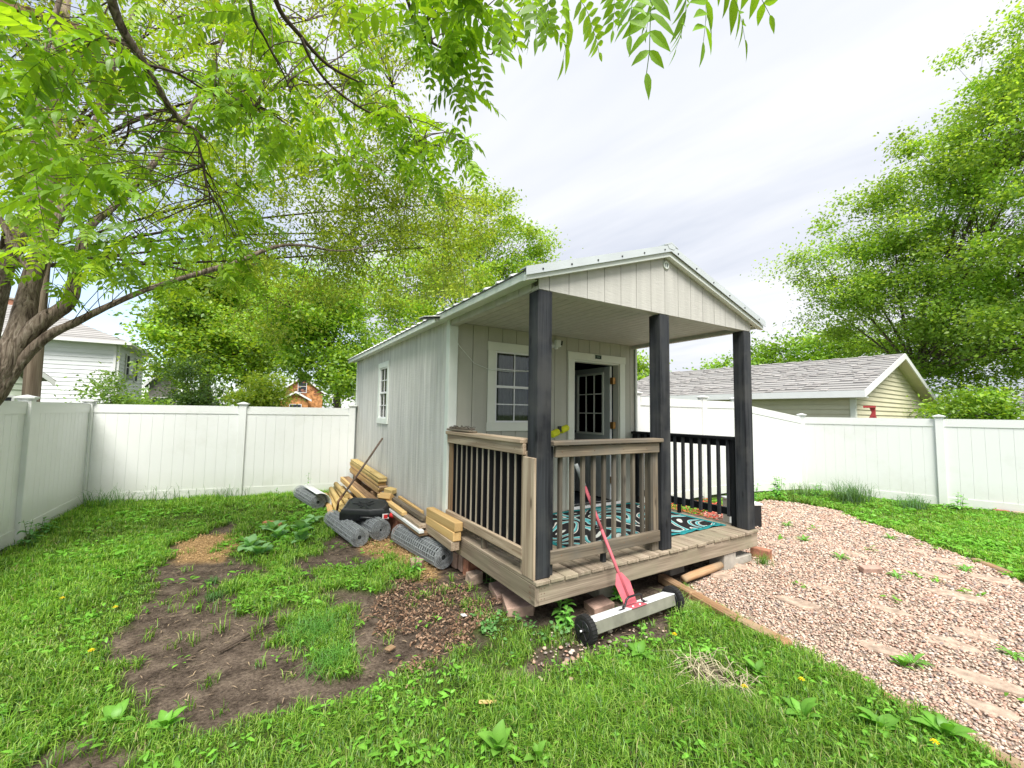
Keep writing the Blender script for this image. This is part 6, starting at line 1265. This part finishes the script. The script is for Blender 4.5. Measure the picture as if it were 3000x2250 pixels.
# ================================================================== PLANTS IN THE YARD
def leafblade(m, b, d, n_, l, w_, T_, sh):
    s_ = d.cross(n_).normalized(); k = len(m.v); P_ = []
    for t_, ww in ((0, .12), (.2, .62), (.45, 1), (.7, .85), (.9, .4), (1, .04)):
        c_ = b+d*l*t_+n_*(math.sin(t_*2.2)*.20*l-t_*t_*.28*l); P_.append((c_, ww))
    for c_, ww in P_: m.v += [tuple(c_+s_*w_*.5*ww+n_*w_*.10*ww), tuple(c_), tuple(c_-s_*w_*.5*ww+n_*w_*.10*ww)]; T_ += [sh, sh*1.25, sh]
    for i in range(5):
        a_ = k+i*3; m.f += [(a_, a_+1, a_+4, a_+3), (a_+1, a_+2, a_+5, a_+4)]
def rosette(name, label, cat, x_, y_, n, l, w_, tint, up=.5, group=None, stalk=0):
    z_ = float(gz(x_, y_)); o = thing(name, label, cat, (x_, y_, z_), group); ph = random.uniform(0, 6)
    for i in range(n):
        a_ = ph+i*2.4; el = random.uniform(up*.3, up*2.0); d_ = Vector((math.cos(a_)*math.cos(el), math.sin(a_)*math.cos(el), math.sin(el))); n_ = Vector((-math.cos(a_)*math.sin(el), -math.sin(a_)*math.sin(el), math.cos(el)))
        m = MB(); T_ = []; b = Vector((x_, y_, z_+.01+stalk*random.uniform(0, 1))); ll = l*random.uniform(.45, 1.15)
        leafblade(m, b+d_*.01, d_, n_, ll, w_*ll/l, T_, 1); me = mesh('leaf', m.v, m.f, M_GRASS, o, True, tint=np.array([[t_*c_ for c_ in tint]+[1] for t_ in T_])*np.array([*(random.uniform(.8, 1.2),)*3, 1]))
    if stalk: tube('stem', [(x_, y_, z_-.02), (x_+.01, y_, z_+stalk)], .004, plain('green_stem', (.12, .22, .05)), o, 5)
    return o
gx_, gy_ = -.74, -.80
rosette('broadleaf_weed', 'large pale broad leaved weed in the lawn at bottom centre', 'weed', -.80, -.84, 11, .12, .075, (.12, .24, .035), .7, 'broad leaved weeds in the lawn')
rosette('broadleaf_weed', 'broad leaved weed right of the large pale one', 'weed', -.66, -.98, 8, .10, .06, (.12, .24, .035), .6, 'broad leaved weeds in the lawn')
for (x_, y_, l, lb) in ((1.03, -1.75, .15, 'leafy weed at the bottom right of the lawn'), (.75, -1.5, .15, 'leafy weed right of the straw clump near the bottom'), (1.25, -1.95, .14, 'leafy weed in the bottom right corner'), (.45, -.62, .14, 'upright leafy weed above the straw clump'), (.12, -.92, .12, 'leafy weed in the lawn below the scattered stones'), (-2.45, .35, .13, 'pale leafy weed cluster at lower left'), (-2.22, .18, .12, 'broad weed at the bottom left by bare soil'), (.95, -1.15, .12, 'leafy weed between straw clump and timber'), (1.9, -1.6, .10, 'green weed lying against a flagstone')):
    rosette('broadleaf_weed', lb, 'weed', x_, y_, 11, l*.85, l*.42, (.10, .22, .028), .55, 'broad leaved weeds in the lawn')
for i, (x_, y_) in enumerate(((-1.85, 3.3), (-1.55, 3.6), (-1.3, 3.3), (-1.6, 4.05), (-1.25, 3.9), (-1.75, 2.95), (-1.1, 4.2))):
    rosette('burdock_plant', ('dark wrinkled burdock plant at the sawdust edge', 'burdock plant in the middle of the leafy patch', 'burdock plant on the right of the leafy patch', 'burdock plant at the back of the leafy patch', 'burdock plant behind the right of the leafy patch', 'burdock plant at the front of the leafy patch', 'burdock plant nearest the wire rolls')[i], 'weed', x_, y_, 14, .19, .14, (.16, .28, .11), .60, 'burdock plants beside the sawdust')
for (x_, y_, lb) in ((4.5, .15, 'weed growing in gravel nearest the deck corner'), (4.0, -.45, 'low weed in gravel above the rounded flagstone'), (5.2, .7, 'weed in gravel toward the right fence'), (3.9, -.98, 'weed leaves right of the brick on edge'), (4.9, -1.28, 'silvery weed over the pale flagstone'), (2.0, -1.62, 'pale green weed in the gravel below the flagstone'), (2.75, -1.95, 'small weed in gravel at the right'), (5.7, -.4, 'weed at the gravel and lawn border')):
    rosette('gravel_weed', lb, 'weed', x_, y_, 14, .10, .028, (.10, .22, .035), .35, 'weeds growing through the gravel')
def stemplant(label, x_, y_, h, nlv, ll, tint=(.10, .22, .05), group=None, nstem=1):
    z_ = float(gz(x_, y_)); o = thing('tall_weed', label, 'weed', (x_, y_, z_), group); T_ = []; m = MB(); st = MB()
    for s in range(nstem):
        lx, ly = random.gauss(0, .10)*h*(nstem > 1)+.02, random.gauss(0, .10)*h*(nstem > 1); bx_ = Vector((x_+random.gauss(0, .03)*(nstem > 1), y_+random.gauss(0, .03)*(nstem > 1), z_-.02)); tp = bx_+Vector((lx, ly, h*random.uniform(.7, 1)))
        st.tube(bez(bx_, tp, n=4), [.005, .004, .003, .002], 5)
        for k in range(nlv):
            t_ = .15+.85*k/nlv; a_ = k*1.57+s; d_ = Vector((math.cos(a_), math.sin(a_), random.uniform(-.2, .35))).normalized(); leafblade(m, bx_.lerp(tp, t_), d_, Vector((-d_.x*d_.z, -d_.y*d_.z, 1)).normalized(), ll*(1.15-.6*t_), ll*.45*(1.15-.6*t_), T_, random.uniform(.8, 1.2))
    mesh('leaves', m.v, m.f, M_GRASS, o, True, tint=np.array([[t_*c_ for c_ in tint]+[1] for t_ in T_])); st.build('stem', plain('weed_stem', (.13, .2, .06)), o)
    return o
stemplant('upright nettle like weed behind the metal sheet', -.95, 6.2, .55, 12, .10); stemplant('small upright weed against the back fence', -1.45, 6.5, .28, 8, .09)
stemplant('dark leafy weed at the near left fence post', -4.05, 4.6, .40, 10, .12, (.06, .14, .04), nstem=3); stemplant('leafy weed at the foot of the left fence', -4.1, 5.2, .3, 9, .12, (.07, .17, .04), nstem=3)
stemplant('young green shoots growing under the front deck corner', .35, .10, .26, 6, .10, (.13, .28, .05), nstem=5); stemplant('leafy shoots at the left sweeper wheel', .30, .0, .18, 5, .09, (.13, .30, .05), nstem=4); stemplant('leafy shoots growing behind the middle of the sweeper', 1.05, .12, .2, 6, .09, (.13, .30, .05), nstem=5)
stemplant('small weed in front of the long wire roll', -.38, 1.62, .26, 6, .09, (.13, .30, .05), nstem=3); stemplant('dark leafy shoots under the deck beside the broken stone', .18, 1.05, .14, 6, .06, (.05, .12, .03), nstem=6); stemplant('small leafy weed in front of the sweeper box', .75, -.36, .10, 4, .06, (.12, .26, .05), nstem=1)
stemplant('tall green weeds beside the right porch post', 6.4, 1.9, .55, 12, .13, (.10, .24, .05), nstem=5); stemplant('leafy weeds at the foot of the sloping fence panel', 7.3, 1.9, .5, 12, .13, (.12, .28, .05), nstem=6); stemplant('weeds below the right corner fence post', 8.3, 1.6, .4, 10, .12, (.12, .26, .05), nstem=5); stemplant('weed at the foot of the right fence post', 9.35, -.3, .38, 10, .13, (.14, .28, .06), nstem=3)
def tuft(label, x_, y_, n, h, rad, tint, lean=.7, wd=.008):
    xx = x_+RNG.normal(0, rad, n); yy = y_+RNG.normal(0, rad, n)
    o = blades('grass_tuft', xyz(xx, yy, -.01), h*RNG.uniform(.6, 1.2, n), np.full(n, wd), np.clip(RNG.normal(lean, .35, n), .05, 1.4), np.array(tint)*RNG.uniform(.7, 1.25, (n, 1)), M_GRASS); return tag(o, label, 'grass tuft', 'tall grass tufts')
tuft('big arching grass tuft in front of the right fence', 8.35, 1.0, 320, .52, .16, (.11, .19, .08)); tuft('second arching grass tuft further right along the fence', 8.55, .15, 160, .36, .12, (.10, .19, .07)); tuft('thin grass tuft by the right corner fence post', 8.1, 1.75, 120, .38, .12, (.13, .21, .08))
tuft('green grass tuft at the right corner of the deck', 2.95, -.14, 90, .16, .035, (.12, .24, .04), .5, .004); tuft('leaning grass clump beside the right sweeper wheel', 1.30, -.28, 110, .19, .05, (.28, .38, .12), 1.0, .004); tuft('grass tuft growing up the left fence corner', -3.9, 6.9, 90, .40, .15, (.08, .17, .05)); tuft('grass stalks along the back fence left part', -3.2, 6.95, 70, .36, .25, (.10, .19, .06)); tuft('grass stalks along the back fence by the middle post', -2.2, 6.8, 60, .32, .2, (.10, .19, .06)); tuft('grass clump in the middle of the bare soil', -1.42, .85, 360, .13, .10, (.10, .23, .04), .9, .005); tuft('lower grass clump beside the bare soil', -1.38, .38, 240, .12, .07, (.11, .25, .04), .9, .005)
tuft('small grass sprig on the bare soil path', -2.1, 1.95, 60, .09, .04, (.09, .20, .05), .9, .005); tuft('little grass clump near the start of the bare path', -2.15, 2.35, 50, .08, .03, (.09, .20, .05), .9, .005); tuft('grass sprig on the timber beside the log', 1.63, -.12, 60, .12, .03, (.16, .30, .05), .8, .004)
dn = [((-3.2, 2.36), 'dandelion flower furthest up the left lawn'), ((-2.78, 1.92), 'dandelion flower at the lawn edge by the bare path'), ((-2.75, 1.2), 'dandelion flower nearest on the left lawn'), ((.65, -1.23), 'dandelion flower below the straw clump'), ((1.02, -1.37), 'small dandelion flower right of the straw clump'), ((1.03, -1.96), 'dandelion flower at the bottom right of the lawn'), ((.82, -.61), 'yellow flower in grass below the sweeper')]
for (x_, y_), lb in dn:
    z_ = float(gz(x_, y_)); o = thing('dandelion', lb, 'flower', (x_, y_, z_), 'dandelions in the lawn'); tube('stem', [(x_, y_, z_), (x_+.008, y_, z_+.075)], .002, plain('pale_stem', (.25, .33, .12)), o, 5)
    m = MB(); c_ = Vector((x_+.008, y_, z_+.078))
    for k in range(22):
        a_ = k*2.4; l = .009+.010*(k % 3)/2; tip = c_+Vector((math.cos(a_)*l, math.sin(a_)*l, .006-.004*(k % 3))); s_ = Vector((-math.sin(a_), math.cos(a_), 0))*.003; m.add([c_, tip-s_, tip+s_], [(0, 1, 2)])
    m.build('flower_head', M_YFL, o)
